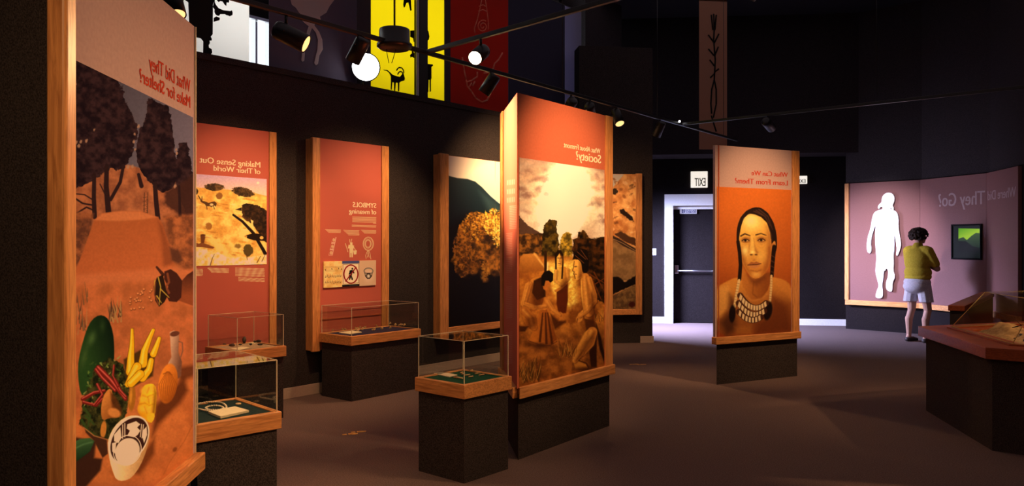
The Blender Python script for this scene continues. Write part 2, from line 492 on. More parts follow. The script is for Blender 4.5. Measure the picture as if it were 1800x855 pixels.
# clerestory window: frame bars round clear panes
win = thing('window_1', 'x', 'window'); del win['label']; del win['category']; win['kind'] = 'structure'
win.location = W1.loc(); win.rotation_euler = (0, 0, W1.rot)
obj('window_sill', box(x250, x1022, .96, 1.06, SILL, SILL + .05), M['black'], win)
obj('window_head', box(x250, x1022, .96, 1.06, CEIL - .25, CEIL), M['black'], win)
bars = [W1.x_at(p, 1.0) for p in (300, 448, 472, 560, 645, 735, 790, 900, 1000)]
for b in bars: obj('mullion', box(b - .012, b + .012, .97, 1.05, SILL, CEIL - .2), M['metal'], win)
eb = [x250] + bars + [x1022]
for a, b in zip(eb, eb[1:]): obj('pane', box(a + .01, b - .01, 1.0, 1.008, SILL + .05, CEIL - .25), M['clear'], win)
# dark blind lowered in the one bay that has no banner
bx0, bz = W1.hit(436, 33, .93); bx1, _ = W1.hit(473, 33, .93)
obj('blind', box(bx0, bx1 + .05, .92, .94, W1.hit(455, 32, .93)[1], CEIL - .2), M['blue_carpet'], win)
obj('blind_rail', box(bx0, bx1 + .05, .91, .95, W1.hit(455, 36, .93)[1], W1.hit(455, 31, .93)[1]), M['metal'], win)
# post in front of the banners
pf = .2
struct('trim_2', place(box(W1.x_at(738, pf), W1.x_at(752, pf), pf, pf + .09, SILL, CEIL), W1), M['black'])
struct('trim_3', place(box(W1.x_at(733.5, pf), W1.x_at(738, pf), pf + .01, pf + .02, SILL, CEIL), W1), M['plate'])

# far section of the mural wall: ends in the open corridor
xe = MF2.x_at(1147, .1)
xs = MF2.local(corner_wall)[0]
struct('wall_center', place(box(xs - .2, xe, .1, .42, 0, 4.2), MF2), M['wall_carpet'])
struct('baseboard_center', place(box(MF2.x_at(1126, .08), xe + .012, .082, .1, 0, .095), MF2), M['base_beige'])
struct('baseboard_center_end', place(box(xe, xe + .014, .1, .42, 0, .095), MF2), M['base_beige'])
struct('baseboard_left', place(box(-9, xc - .05, -.014, 0, 0, .095), W1), M['base_beige'])

# back wall with the exit door
BW = Frame(at(1150, 13.95), at(1485, 13.45) - at(1150, 13.95))
dx0, dx1 = BW.x_at(1183, 0), BW.x_at(1183, 0) + .93
DT = BW.hit(1200, 362, 0)[1]
struct('wall_back_left', place(box(-3.2, dx0, 0, .2, 0, 3.0), BW), M['blue_carpet'])
struct('wall_back', place(box(dx1, 5.2, 0, .2, 0, 3.0), BW), M['blue_carpet'])
struct('wall_back_lintel', place(box(dx0, dx1, 0, .2, DT, 3.0), BW), M['blue_carpet'])
BH = Frame(at(1150, 13.2), (1, -.1))
bz = ZY(272, 13.2)
struct('wall_back_bulkhead', place(box(-3.2, 9, 0, .9, bz, CEIL), BH), M['upper_wall'])
struct('baseboard_back_left', place(box(-3, BW.x_at(1168), -.016, 0, 0, .11), BW), M['white'])
struct('baseboard_back', place(box(dx1 + .1, 5, -.016, 0, 0, .11), BW), M['white'])
door = bpy.data.objects.new('door_1', None); COL.objects.link(door); door['kind'] = 'structure'
door.location = BW.loc(); door.rotation_euler = (0, 0, BW.rot)
fw = dx0 - BW.x_at(1168)
obj('door_jamb', box(dx0 - fw, dx0, -.05, .08, 0, DT + .0), M['white'], door)
obj('door_jamb', box(dx1, dx1 + fw, -.05, .08, 0, DT + .0), M['white'], door)
obj('door_head', box(dx0 - fw, dx1 + fw, -.05, .08, DT, BW.hit(1200, 342, 0)[1]), M['white'], door)
obj('door_stop', box(dx0, dx1, .03, .09, DT - .06, DT), M['white'], door)
leaf = obj('door_leaf', box(dx0, dx1, .09, .14, .01, DT), M['blue_carpet'], door)
bz0 = BW.hit(1210, 476.5, .03)[1]
bmb = bmesh.new(); tube(bmb, (dx0 + .06, .03, bz0), (dx1 - .06, .03, bz0), .014)
obj('panic_bar', bmb, M['metal'], leaf)
obj('bar_bracket', box(dx0 + .03, dx0 + .10, .02, .09, bz0 - .05, bz0 + .10, .01), M['metal'], leaf)
obj('bar_bracket', box(dx1 - .10, dx1 - .03, .02, .09, bz0 - .05, bz0 + .10, .01), M['metal'], leaf)
cx0, cz0 = BW.hit(1195, 376, .05); cx1, cz1 = BW.hit(1225, 366, .05)
sg = obj('door_sign', box(cx0, cx1, .06, .09, cz0, cz1, .004), M['white'], door)
obj('sign_field', box(cx0 + .035, cx1 - .012, .057, .06, cz0 + .012, cz1 - .012), mat_plain('navy_sign_field', (.05, .05, .12)), sg)
text_fit('EMERGENCY', cx0 + .05, cx1 - .025, (cz0 + cz1) / 2 + .003, cz1 - .02, .0568, M['white'], sg)
text_fit('EXIT ONLY', cx0 + .05, cx1 - .025, cz0 + .02, (cz0 + cz1) / 2 - .007, .0568, M['white'], sg)
bmb = bmesh.new(); tube(bmb, (cx0 + .07, .07, cz1 + .03), (cx1 + .05, .05, cz1 + .02), .008); bm_box(bmb, cx0 + .03, cx0 + .10, .05, .09, cz1 + .01, cz1 + .05)
obj('door_closer', bmb, M['metal'], door)

# the rest of the shell
struct('wall_right', box(8.6, 8.8, -3.5, 16, 0, CEIL), M['upper_wall'])
struct('wall_front', box(-9.2, 9, -3.3, -3.1, 0, CEIL), M['upper_wall'])
struct('wall_left_far', box(-8.9, -8.7, -3.3, 1, 0, CEIL), M['upper_wall'])
struct('wall_back_upper', box(.5, 9.2, 15.6, 15.8, 0, CEIL), M['upper_wall'])
struct('wall_corridor', box(.55, .7, 11.7, 15.6, 0, CEIL), M['wall_carpet'])

# faceted alcove wall "Where did they go?"
AP = [at(1487, 12.96), at(1617, 12.19), at(1734, 11.01), at(1789.5, 9.98)]
AP.append(AP[3] + Vector((-.25, -1.0)).normalized() * 1.1)
AFR = [Frame(AP[i], AP[i + 1] - AP[i]) for i in range(4)]
ALN = [(AP[i + 1] - AP[i]).length for i in range(4)]
for i, (fr, L) in enumerate(zip(AFR, ALN)):
    struct('wall_alcove' if i == 0 else 'wall_alcove_%s' % ('middle', 'side', 'near')[i - 1],
           place(box(-.02 if i == 0 else -.06, L + .04, .05, .22, 0, 2.42), fr), M['blue_carpet'])
    struct('wall_alcove_header' if i == 0 else 'wall_alcove_%s_header' % ('middle', 'side', 'near')[i - 1],
           place(box(-.02 if i == 0 else -.06, L + .04, .05, .22, 2.42, CEIL), fr), M['upper_wall'])
alc = thing('alcove_exhibit', 'faceted mauve exhibit wall asking where they went, with an oak edge', 'exhibit', (AP[0].x, AP[0].y, 0), AFR[0].rot)
K0 = AFR[0]
for i in range(3):
    obj('mauve_panel', rel(box(.05 if i == 0 else .002, ALN[i] - .002, 0, .045, .485, 2.40), AFR[i], K0), M['mauve'], alc)
    obj('rail', rel(box(-.005 if i == 0 else 0, ALN[i] + .004, -.03, .045, .405, .485, .004), AFR[i], K0), M['wood_h'], alc)
obj('stile', box(-.015, .05, -.02, .045, .485, 2.40, .004), M['wood_v'], alc)

def tpx(pts, ox, oy, sc): return [(ox + x / sc, oy + y / sc) for x, y in pts]
def on(F, pts, y): return [F.hit(px, py, y) for px, py in pts]
fig = [(285,148),(300,152),(308,165),(309,180),(304,196),(300,205),(306,216),(304,228),(297,230),(296,218),(292,215),(291,222),(312,228),(322,240),(327,265),(326,300),(333,345),(338,375),(333,400),(322,428),(315,424),(319,400),(316,372),(312,345),(308,330),(308,395),(304,420),(306,460),(303,490),(312,520),(300,545),(299,575),(296,586),(283,584),(271,573),(271,545),(280,520),(281,495),(277,485),(270,484),(267,494),(262,492),(258,530),(253,560),(257,580),(257,608),(248,615),(230,614),(224,605),(231,580),(240,560),(232,530),(224,500),(226,470),(229,440),(226,400),(222,350),(226,285),(214,320),(206,350),(204,375),(207,400),(203,414),(196,417),(188,408),(186,380),(190,345),(203,305),(210,260),(218,236),(238,225),(255,222),(257,212),(248,210),(241,220),(235,218),(236,206),(244,197),(252,190),(252,175),(258,160),(270,150)]
fig = tpx(fig, 1450, 280, 2.514)
fig = [q for i in range(len(fig)) for a, b in [(fig[i], fig[(i + 1) % len(fig)])] for q in ((a[0] * .75 + b[0] * .25, a[1] * .75 + b[1] * .25), (a[0] * .25 + b[0] * .75, a[1] * .25 + b[1] * .75))]
obj('walking_figure', cutout([(x, z) for x, z in on(K0, fig, -.03)], -.045, -.02), mat_plain('white_cutout', (.90, .90, .90), .6), alc)
# mirrored heading over two facets
def heading(F, K, body, pR, pL, ytR, ybR, mat, parent, y0=-.001, **kw):
    xr = F.hit(pR, ytR, 0); xl = F.hit(pL, ytR, 0); zb = F.hit(pR, ybR, 0)[1]
    t = text_fit(body, xl[0], xr[0], zb, xr[1], y0, mat, parent, **kw)
    if F is not K:
        bm = bmesh.new(); bm.from_mesh(t.data); rel(bm, F, K); bm.to_mesh(t.data); bm.free()
    return t
heading(AFR[2], K0, 'Where Did', 1786, 1736.5, 328, 345.5, M['pink_letters'], alc)
heading(AFR[1], K0, 'They Go?', 1731, 1650, 335, 359, M['pink_letters'], alc)

# monitor set into the alcove wall
A1 = AFR[1]
mx0, mz0 = A1.hit(1674, 456, 0); mx1, mz1 = A1.hit(1727, 393.5, 0)
mon = thing('monitor', 'small monitor set in the mauve wall showing green hills', 'monitor', A1.loc(), A1.rot)
bmm = ring_prism([(mx0, mz0), (mx1, mz0), (mx1, mz1), (mx0, mz1)], [(mx0 + .022, mz0 + .022), (mx1 - .022, mz0 + .022), (mx1 - .022, mz1 - .022), (mx0 + .022, mz1 - .022)], 0, .022)
for v in bmm.verts: v.co = (v.co.x, v.co.z * 1.0 - .024, v.co.y)
bmesh.ops.recalc_face_normals(bmm, faces=bmm.faces)
obj('bezel', bmm, mat_plain('dark_monitor_frame', (.008, .008, .009), .8, .05), mon)
sp = Print(A1, mx0 + .02, mx1 - .02, mz0 + .02, mz1 - .02, 128, 128, -.02); sp.tr(1450, 280, 2.514)
sp.fill((10, 16, 10))
sp.poly([(588, 306), (694, 308), (694, 360), (588, 356)], gr((84, 150, 12), (150, 188, 40), (590, 308), (610, 350)), 1)
sp.poly([(588, 352), (610, 345), (625, 358), (645, 340), (665, 326), (694, 328), (694, 392), (588, 392)], gr((52, 78, 40), (24, 40, 26), (640, 330), (640, 390)), 1.5)
sp.poly([(588, 362), (620, 362), (650, 385), (694, 396), (694, 412), (588, 412)], (8, 12, 10), 2)
sp.poly([(680, 300), (693, 300), (693, 440), (680, 440)], (60, 78, 90), 2, .35)
sp.sheet('screen', -.012, -.004, sp.material('monitor_picture', (1, 1, 1), .2, .2, emit=1.0, contrast=1), mon)

# low barrier wall running out from the alcove
bar0, bar1 = at(1670, 8.44), at(1727, 10.75)
BR = Frame(bar0, bar1 - bar0); bl = (bar1 - bar0).length
barr = thing('barrier', 'low dark barrier wall with a reddish wooden cap in front of the mauve wall', 'barrier', BR.loc(), BR.rot)
obj('cap', box(0, bl, -.14, .02, .69, .75, .006), M['wood_red'], barr)
obj('body', box(.02, bl - .02, -.125, .005, 0, .69), M['plinth_carpet'], barr)

# ================================================================== KIOSKS AND WALL PANELS
def inset(p, k):
    c = sum((Vector(q) for q in p), Vector((0, 0))) / len(p)
    return [tuple(c + (Vector(q) - c) * k) for q in p]

def stile(F, K, x, wd, parent, z0=.41, z1=2.40, out=.014, inn=.045, bev=.005):
    return obj('stile', rel(box(x, x + wd, -out, inn, z0, z1, bev), F, K), M['wood_v'], parent)
def rail(F, K, x0, x1, parent, z0=.405, z1=.478, out=.03, m0=0, m1=0):
    if m0 or m1: return obj('rail', rel(prism([(x0, -out), (x1, -out), (x1 - m1, .04), (x0 + m0, .04)], z0, z1, .004), F, K), M['wood_h'], parent)
    return obj('rail', rel(box(x0, x1, -out, .04, z0, z1, .005), F, K), M['wood_h'], parent)

def kiosk(name, label, A, B, Cq, face_mat):
    K = Frame(A, B - A); L = (B - A).length
    t = thing(name, label, 'kiosk', K.loc(), K.rot)
    tri = [K.local(A), K.local(B), K.local(Cq)]
    obj('core', prism(inset(tri, .86), .42, 2.385), M['plinth_carpet'], t)
    obj('plinth', prism(inset(tri, .965), 0, .43), M['plinth_carpet'], t)
    return t, K, L

# --- kiosk 1: shelter (foreground, cut by the left edge)
A = at(128, 2.41); B = at(342, 3.555)
k1, K1, L1 = kiosk('exhibit_kiosk', 'tall beige kiosk at far left with a painted food still life', A, B, Vector((-2.25, 2.72)), M['beige'])
obj('panel_face', box(0, L1, 0, .03, .40, 2.40), M['beige'], k1)
obj('face_edge', box(L1, L1 + .006, -.006, .03, .40, 2.40), M['cream'], k1)
F1b = Frame(A + K1.d * -.072 + K1.n * .04, (A + K1.d * -.072) - Vector((-2.25, 2.72)))
obj('post', box(-.072, 0, -.014, .045, .0, 2.40, .012, 3), M['wood_v'], k1)
c1 = Vector((-2.25, 2.72)); a1 = K1.world(-.072, .03)
obj('side_panel', rel(box(0, (a1 - c1).length - .005, 0, .03, 0, 2.40), Frame(c1, a1 - c1), K1), M['wall_carpet'], k1)
b1 = K1.world(L1, .03); fr = Frame(b1, c1 - b1)
obj('back_panel', rel(box(.01, (c1 - b1).length - .03, 0, .03, .42, 2.40), fr, K1), M['plinth_carpet'], k1)
r1 = obj('rail', box(0, L1 + .012, -.045, .03, .392, .47, .005), M['wood_h'], k1)

# --- kiosk 2: society
A2 = at(909, 5.113); B2 = at(1075, 6.106); C2 = at(882, 5.945)
k2, K2, L2 = kiosk('exhibit_kiosk', 'orange three sided kiosk in the middle with a sunlit camp painting', A2, B2, C2, M['orange'])
xr2 = K2.x_at(1063)
obj('panel_face', prism([(0, 0), (xr2, 0), (xr2, .03), (.032, .03)], .47, 2.40), M['orange'], k2)
stile(K2, K2, xr2, L2 - xr2, k2)
rail(K2, K2, -.012, L2 + .008, k2, m0=.072)
F2s = Frame(C2, A2 - C2); L2s = (A2 - C2).length
stile(F2s, K2, 0, .13, k2); rail(F2s, K2, 0, L2s + .004, k2, m1=.06)
F2b = Frame(B2, C2 - B2); L2b = (C2 - B2).length
obj('panel_face', rel(box(.06, L2b - .06, 0, .03, .47, 2.40), F2b, K2), M['orange'], k2)
rail(F2b, K2, .03, L2b - .03, k2)

# --- kiosk 3: learn
A3 = at(1257, 7.84); B3 = at(1404, 8.374)
k3, K3, L3 = kiosk('exhibit_kiosk', 'kiosk nearest the exit door with the portrait of a braided man', A3, B3, Vector((2.62, 8.85)), M['beige'])
xr3 = K3.x_at(1391.5)
obj('panel_face', box(0, xr3, 0, .03, .47, 2.40), M['beige'], k3)
stile(K3, K3, xr3, L3 - xr3, k3); rail(K3, K3, -.012, L3 + .008, k3)
for P, Q in ((B3, Vector((2.62, 8.85))), (Vector((2.62, 8.85)), A3)):
    f_ = Frame(P, Q - P); obj('panel_face', rel(box(.03, (Q - P).length - .03, 0, .03, .42, 2.40), f_, K3), M['orange'], k3)

# --- wall panels on the left wall (fronts stand 0.1 m off the wall)
WP = W1.moved(0, -.10)
def wall_panel(label, px0, px1, left_stile, right_stile, extra=0):
    x0 = WP.x_at(px0) - extra; x1 = WP.x_at(px1)
    t = thing('wall_panel', label, 'wall panel', (*WP.world(x0, 0), 0), WP.rot)
    K = WP.moved(x0, 0); L = x1 - x0
    obj('backing', box(.004, L - .004, .02, .098, .42, 2.39), M['wood_v'], t)
    return t, K, L
wp1, KP1, LP1 = wall_panel('orange wall panel about making sense of their world, behind the left cases', 300, 485, 0, 1, .55)
sx1 = KP1.x_at(472.5)
stile(KP1, KP1, sx1, LP1 - sx1, wp1, inn=.02); stile(KP1, KP1, 0, .07, wp1, inn=.02)
wp2, KP2, LP2 = wall_panel('orange wall panel about symbols with a walking figure crossed out', 548, 682.5, 1, 1)
sl2 = KP2.x_at(561.5); sr2 = KP2.x_at(670)
stile(KP2, KP2, 0, sl2, wp2, inn=.02); stile(KP2, KP2, sr2, LP2 - sr2, wp2, inn=.02)
obj('shelf_strip', box(sl2, sr2, -.008, .0, .70, .712), M['orange'], wp2)

# --- bent photo mural across the wall corner
xm0 = WP.x_at(772.5)
corner_front = cross(W1, -.1, MF2, 0)
KM = WP.moved(xm0, 0); LM1 = KM.local(corner_front)[0]
mur = thing('photo_mural', 'large oak framed photo mural of a golden tree and canyon bending round the wall', 'mural', KM.loc(), KM.rot)
xm1 = MF2.local(corner_front)[0]; LM2 = MF2.x_at(1128.5)
sm = KM.x_at(787.5); s2 = MF2.x_at(1117.5)
obj('backing', box(.004, LM1, .02, .098, .42, 2.39), M['wood_v'], mur)
obj('backing', rel(box(xm1, LM2 - .004, .02, .098, .42, 2.39), MF2, KM), M['wood_v'], mur)
stile(KM, KM, 0, sm, mur, z0=.41, inn=.02); stile(MF2, KM, s2, LM2 - s2, mur, inn=.02)
rail(KM, KM, sm, LM1, mur, .41, .49, .014); rail(MF2, KM, xm1, s2, mur, .41, .49, .014)

# ================================================================== DISPLAY CASES
def display_case(label, F, wd, dp, felt, zc=(.50, .585), ztop=.84, group=None):
    t = thing('display_case', label, 'display case', F.loc(), F.rot, group)
    z0, z1 = zc
    obj('plinth', box(.018, wd - .018, .018, dp - .018, 0, z0 + .01), M['plinth_carpet'], t)
    e = .03
    bm = ring_prism([(0, 0), (wd, 0), (wd, dp), (0, dp)], [(e, e), (wd - e, e), (wd - e, dp - e), (e, dp - e)], z0, z1)
    bmesh.ops.bevel(bm, geom=[ed for ed in bm.edges], offset=.004, segments=2, affect='EDGES', profile=.5)
    obj('collar', bm, M['wood_h'], t)
    obj('deck', box(e - .002, wd - e + .002, e - .002, dp - e + .002, z0 + .01, z1 - .006), M[felt], t)
    g0, g = .018, .004
    xa, xb, ya, yb = g0, wd - g0, g0, dp - g0
    cov = obj('clear_cover', box(xa, xb, ya, yb, ztop - g, ztop), M['clear'], t)
    for (a, b, c, d) in ((xa, xb, ya, ya + g), (xa, xb, yb - g, yb), (xa, xa + g, ya + g, yb - g), (xb - g, xb, ya + g, yb - g)):
        obj('side_pane', box(a, b, c, d, z1, ztop - g), M['clear'], cov)
    h = .0022
    for x, y in ((xa, ya), (xb, ya), (xb, yb), (xa, yb)):
        obj('polished_edge', box(x - h, x + h, y - h, y + h, z1, ztop), M['edge'], cov)
    h = .0014
    for p, q in (((xa, ya), (xb, ya)), ((xb, ya), (xb, yb)), ((xb, yb), (xa, yb)), ((xa, yb), (xa, ya))):
        obj('polished_edge', box(p[0] - h, q[0] + h, p[1] - h, q[1] + h, ztop - h, ztop + h), M['edge'], cov)
    return t, z1 - .006

FA = Frame(Vector((-1.140, 3.890)) - Vector((.72, .69)).normalized() * .43, (.72, .69))
caA, zA = display_case('display case at lower left holding a white bead necklace', FA, .43, .50, 'teal_felt')
FB = W1.moved(-.885, -.67)
caB, zB = display_case('small display case of dark stones below the making sense panel', FB, .45, .46, 'tan_felt')
FS = W1.moved(.295, -.59)
caS, zS = display_case('long display case of bones below the symbols panel', FS, .86, .465, 'blue_felt')
FC = Frame((-.575, 4.887), (.295, -.254)).moved(-.022, -.022)
caC, zC = display_case('square display case with green felt at the front of the middle kiosk', FC, .43, .43, 'green_felt')

# --- hexagonal case with the sand model
HC = Vector((4.51, 5.81)); HR = 1.37
hexa = lambda k, dz=0: [tuple(Vector((HR * k * math.cos(math.radians(140 + 60 * i)), HR * k * math.sin(math.radians(140 + 60 * i))))) for i in range(6)]
hx = thing('display_case', 'big hexagonal case at right with a sand model under a sloping cover', 'display case', (HC.x, HC.y, 0), 0)
obj('plinth', prism(hexa(.955), 0, .635), M['plinth_carpet'], hx)
bmh = ring_prism(hexa(1), hexa(.72), .63, .71); bmesh.ops.bevel(bmh, geom=list(bmh.edges), offset=.004, segments=2, affect='EDGES', profile=.5)
obj('collar', bmh, M['wood_red'], hx)
obj('cover_curb', ring_prism(hexa(.84), hexa(.79), .71, .722), M['wood_red'], hx)
bot, top = hexa(.815), hexa(.64); zb_, zt_ = .722, 1.02
covh = obj('clear_cover', prism(top, zt_, zt_ + .004), M['clear'], hx)
for i in range(6):
    j = (i + 1) % 6
    bm = bmesh.new()
    q = [bm.verts.new((*bot[i], zb_)), bm.verts.new((*bot[j], zb_)), bm.verts.new((*top[j], zt_)), bm.verts.new((*top[i], zt_))]
    bm.faces.new(q); r_ = bmesh.ops.solidify(bm, geom=list(bm.faces), thickness=.004)
    obj('side_pane', bm, M['clear'], covh)
    bm = bmesh.new(); tube(bm, (*bot[i], zb_), (*top[i], zt_), .003, None, 6); tube(bm, (*top[i], zt_), (*top[j], zt_), .003, None, 6); tube(bm, (*bot[i], zb_ + .002), (*bot[j], zb_ + .002), .003, None, 6)
    obj('polished_edge', bm, M['edge_y'], covh)
# sand relief
bm = bmesh.new(); n_ = 90; R_ = HR * .78
grid = {}
for i in range(n_ + 1):
    for j in range(n_ + 1):
        x = -R_ + 2 * R_ * i / n_; y = -R_ + 2 * R_ * j / n_
        ins = min((.866 * HR * .76) - (x * math.cos(math.radians(110 + 60 * k)) + y * math.sin(math.radians(110 + 60 * k))) for k in range(6))
        if ins < 0: continue
        e = min(1, ins / .22)
        h = .655 + e * (.05 + .06 * (mnoise.fractal(Vector((x * 2.2, y * 2.2, 3)), .8, 2, 4) + .6)) + .012 * mnoise.noise(Vector((x * 14, y * 14, 1)))
        grid[i, j] = bm.verts.new((x, y, h))
for (i, j) in list(grid):
    q = [grid.get(k) for k in ((i, j), (i + 1, j), (i + 1, j + 1), (i, j + 1))]
    if all(q): f = bm.faces.new(q); f.smooth = True
obj('sand_relief', bm, mat_noise('sand', (.34, .21, .09), (.56, .37, .17), 30, .95, .5, .004, .05), hx)
obj('tray', prism(hexa(.765), .62, .652), M['plinth_carpet'], hx)
rr = random.Random(3)
for k in range(46):
    a = math.radians(rr.uniform(150, 235)); d_ = HR * rr.uniform(.3, .66)
    x, y = d_ * math.cos(a), d_ * math.sin(a)
    ins = min((.866 * HR * .76) - (x * math.cos(math.radians(110 + 60 * q)) + y * math.sin(math.radians(110 + 60 * q))) for q in range(6))
    e = min(1, ins / .22); h = .655 + e * (.05 + .06 * (mnoise.fractal(Vector((x * 2.2, y * 2.2, 3)), .8, 2, 4) + .6)) + .012 * mnoise.noise(Vector((x * 14, y * 14, 1)))
    r = rr.uniform(.008, .018)
    bm = bmesh.new(); bmesh.ops.create_icosphere(bm, subdivisions=1, radius=r)
    for v in bm.verts: v.co = (v.co.x * rr.uniform(.8, 1.3) + x, v.co.y * rr.uniform(.8, 1.3) + y, v.co.z * .8 + h + r * .3)
    obj('pebble', bm, M['stone'], hx)
bm = bmesh.new()
tube(bm, (-.70, .17, .775), (-.56, .09, .83), .004, .002, 6); tube(bm, (-.65, .14, .795), (-.67, .17, .83), .003, .0015, 6)
obj('twig', bm, M['stone'], hx)
# ================================================================== BANNERS IN THE CLERESTORY
BF = W1.moved(0, .45)
M['cl_white'] = mat_cloth('white_banner_cloth', (.95, .90, .84), (.16, .15, .14))
M['cl_yellow'] = mat_cloth('yellow_banner_cloth', (.88, .74, .05), (.18, .15, .01))
M['cl_plum'] = mat_cloth('plum_banner_cloth', (.030, .023, .035), (.10, .08, .11))
M['cl_grey'] = mat_cloth('grey_figure_cloth', (.80, .66, .62), (.25, .22, .22))
M['cl_dark'] = mat_cloth('dark_banner_cloth', (.013, .010, .016), (.06, .05, .06))
M['cl_red'] = mat_cloth('red_banner_cloth', (.19, .014, .010), (.20, .03, .02))
M['cl_redfig'] = mat_cloth('tan_outline_cloth', (.85, .42, .28), (.3, .2, .15))
M['cl_navy'] = mat_cloth('navy_banner_cloth', (.014, .013, .024), (.05, .05, .08))
M['cl_lilac'] = mat_cloth('lilac_banner_cloth', (.13, .12, .19), (.2, .2, .25))
M['cl_black'] = mat_cloth('black_figure_cloth', (.004, .003, .004), (.02, .02, .02))
def banner(px0, px1, mat, label, top=4.85, F=BF, name='hanging_banner', z0=SILL + .02):
    x0, x1 = F.x_at(px0), F.x_at(px1)
    t = thing(name, label, 'banner', (*F.world((x0 + x1) / 2, 0), z0), F.rot)
    h = (x1 - x0) / 2
    obj('cloth', box(-h, h, 0, .004, 0, top - z0), M[mat], t)
    bm = bmesh.new(); tube(bm, (-h + .004, .002, top - z0), (h - .004, .002, top - z0), .006, None, 8)
    obj('hanging_rod', bm, M['black'], t)
    return t, (x0 + x1) / 2, z0
def figure(b, pts, org, mat, name='animal_figure', F=BF):
    t, xm, z0 = b; ox, oy, sc = org
    q = [(x - xm, z - z0) for x, z in on(F, tpx(pts, ox, oy, sc), 0)]
    return obj(name, cutout(q, -.006, -.003), M[mat], t)
def outline(b, lines, org, mat, r, name='outline_figure', F=BF):
    t, xm, z0 = b; ox, oy, sc = org; bm = bmesh.new()
    for ln in lines:
        q = [(x - xm, z - z0) for x, z in on(F, tpx(ln, ox, oy, sc), 0)]
        for p, s_ in zip(q, q[1:]): tube(bm, (p[0], -.001, p[1]), (s_[0], -.001, s_[1]), r, None, 6)
    return obj(name, bm, M[mat], t)

bw = banner(285, 438, 'cl_white', 'pale banner with black figures hanging in the bright window at upper left')
o1 = (280, 0, 7.125)
figure(bw, [(230,-60),(640,-60),(690,-10),(668,60),(665,430),(640,460),(655,490),(650,510),(625,510),(630,540),(615,570),(620,600),(650,615),(660,655),(600,760),(545,740),(548,520),(515,480),(455,470),(380,460),(370,270),(360,30)], o1, 'cl_black')
figure(bw, [(690,-20),(692,30),(705,60),(740,105),(800,130),(885,140),(905,130),(915,160),(912,190),(880,205),(860,195),(835,190),(820,178),(760,178),(745,200),(720,195),(700,180),(688,150),(690,120),(668,90)], o1, 'cl_black')
figure(bw, [(715,-40),(870,-40),(872,20),(865,35),(840,30),(835,75),(815,60),(790,20),(760,15),(740,28),(720,5)], o1, 'cl_black')
figure(bw, [(680,225),(710,208),(755,225),(750,255),(700,268),(678,275)], o1, 'cl_black')
bp = banner(473, 626.5, 'cl_plum', 'dark plum banner with a pale grey deer figure in the clerestory')
o2 = (340, 0, 3.561)
figure(bp, [(590,-60),(640,-90),(760,-60),(900,-80),(880,0),(850,40),(830,80),(790,105),(795,125),(760,140),(755,160),(785,200),(805,250),(808,310),(785,350),(778,400),(765,410),(755,395),(765,350),(775,310),(778,250),(765,205),(740,175),(725,215),(718,260),(705,300),(695,330),(692,380),(682,388),(674,378),(678,335),(690,290),(700,240),(712,190),(720,165),(690,140),(670,120),(700,120),(660,80),(640,50),(615,30)], o2, 'cl_grey')
banner(626.8, 651.8, 'cl_dark', 'narrow dark banner between the plum banner and the yellow one')
by = banner(652, 780.8, 'cl_yellow', 'glowing yellow banner with small black animal figures')
o3 = (600, 0, 3.5625)
figure(by, [(262,437),(285,438),(305,455),(318,468),(345,478),(365,482),(375,470),(385,455),(390,470),(396,490),(393,505),(372,510),(362,520),(360,572),(353,572),(352,520),(340,518),(335,570),(329,570),(328,518),(318,515),(314,562),(308,562),(309,510),(308,478),(298,458),(283,445),(265,441)], o3, 'cl_black')
outline(by, [[(345,442),(352,430),(362,423),(378,426),(388,440),(391,458)], [(352,467),(358,455),(368,448),(380,452),(387,467)]], o3, 'cl_black', .007, 'horns')
figure(by, [(392,-20),(432,-20),(436,40),(438,66),(430,68),(424,40),(418,15),(405,20),(396,45),(390,48),(386,30)], o3, 'cl_black')
figure(by, [(430,192),(455,190),(460,205),(458,260),(452,264),(448,240),(440,236),(430,232)], o3, 'cl_black')
figure(by, [(440,308),(447,318),(462,350),(467,376),(455,365),(440,355),(432,362),(428,345),(440,335)], o3, 'cl_black')
figure(by, [(528,185),(543,195),(550,230),(545,250),(528,258)], o3, 'cl_black')
figure(by, [(525,400),(570,404),(573,411),(562,420),(563,490),(559,500),(559,572),(552,577),(550,500),(545,500),(543,577),(525,577)], o3, 'cl_black')
banner(780.9, 791.9, 'cl_dark', 'thin dark strip banner between the yellow banner and the red one')
br = banner(792, 893.2, 'cl_red', 'deep red banner with a tan spiral and animal outline')
outline(br, [[(880,-10),(866,60),(850,125),(832,180),(836,208)], [(900,-10),(913,80),(920,140),(919,185)],
             [(862,40),(885,30),(908,42)], [(858,70),(885,60),(912,72)],
             [(885 + r * math.cos(t), 165 + 1.15 * r * math.sin(t)) for t, r in ((k * .4, 6 + k * 1.0) for k in range(30))]], o3, 'cl_redfig', .007)
outline(br, [[(757,360),(768,440),(780,500),(788,540),(815,575),(840,615),(880,640),(912,628),(932,590),(945,540),(950,490)],
             [(1008,332),(985,372),(958,400),(950,430),(920,455),(890,460)], [(780,515),(815,505),(850,480),(850,450)], [(800,545),(815,520)], [(820,540),(835,510)]], o3, 'cl_redfig', .011)
banner(893.4, 992.8, 'cl_navy', 'plain navy banner between the red banner and the lilac strip')
banner(993, 1022, 'cl_lilac', 'narrow pale lilac banner behind the top of the middle kiosk')

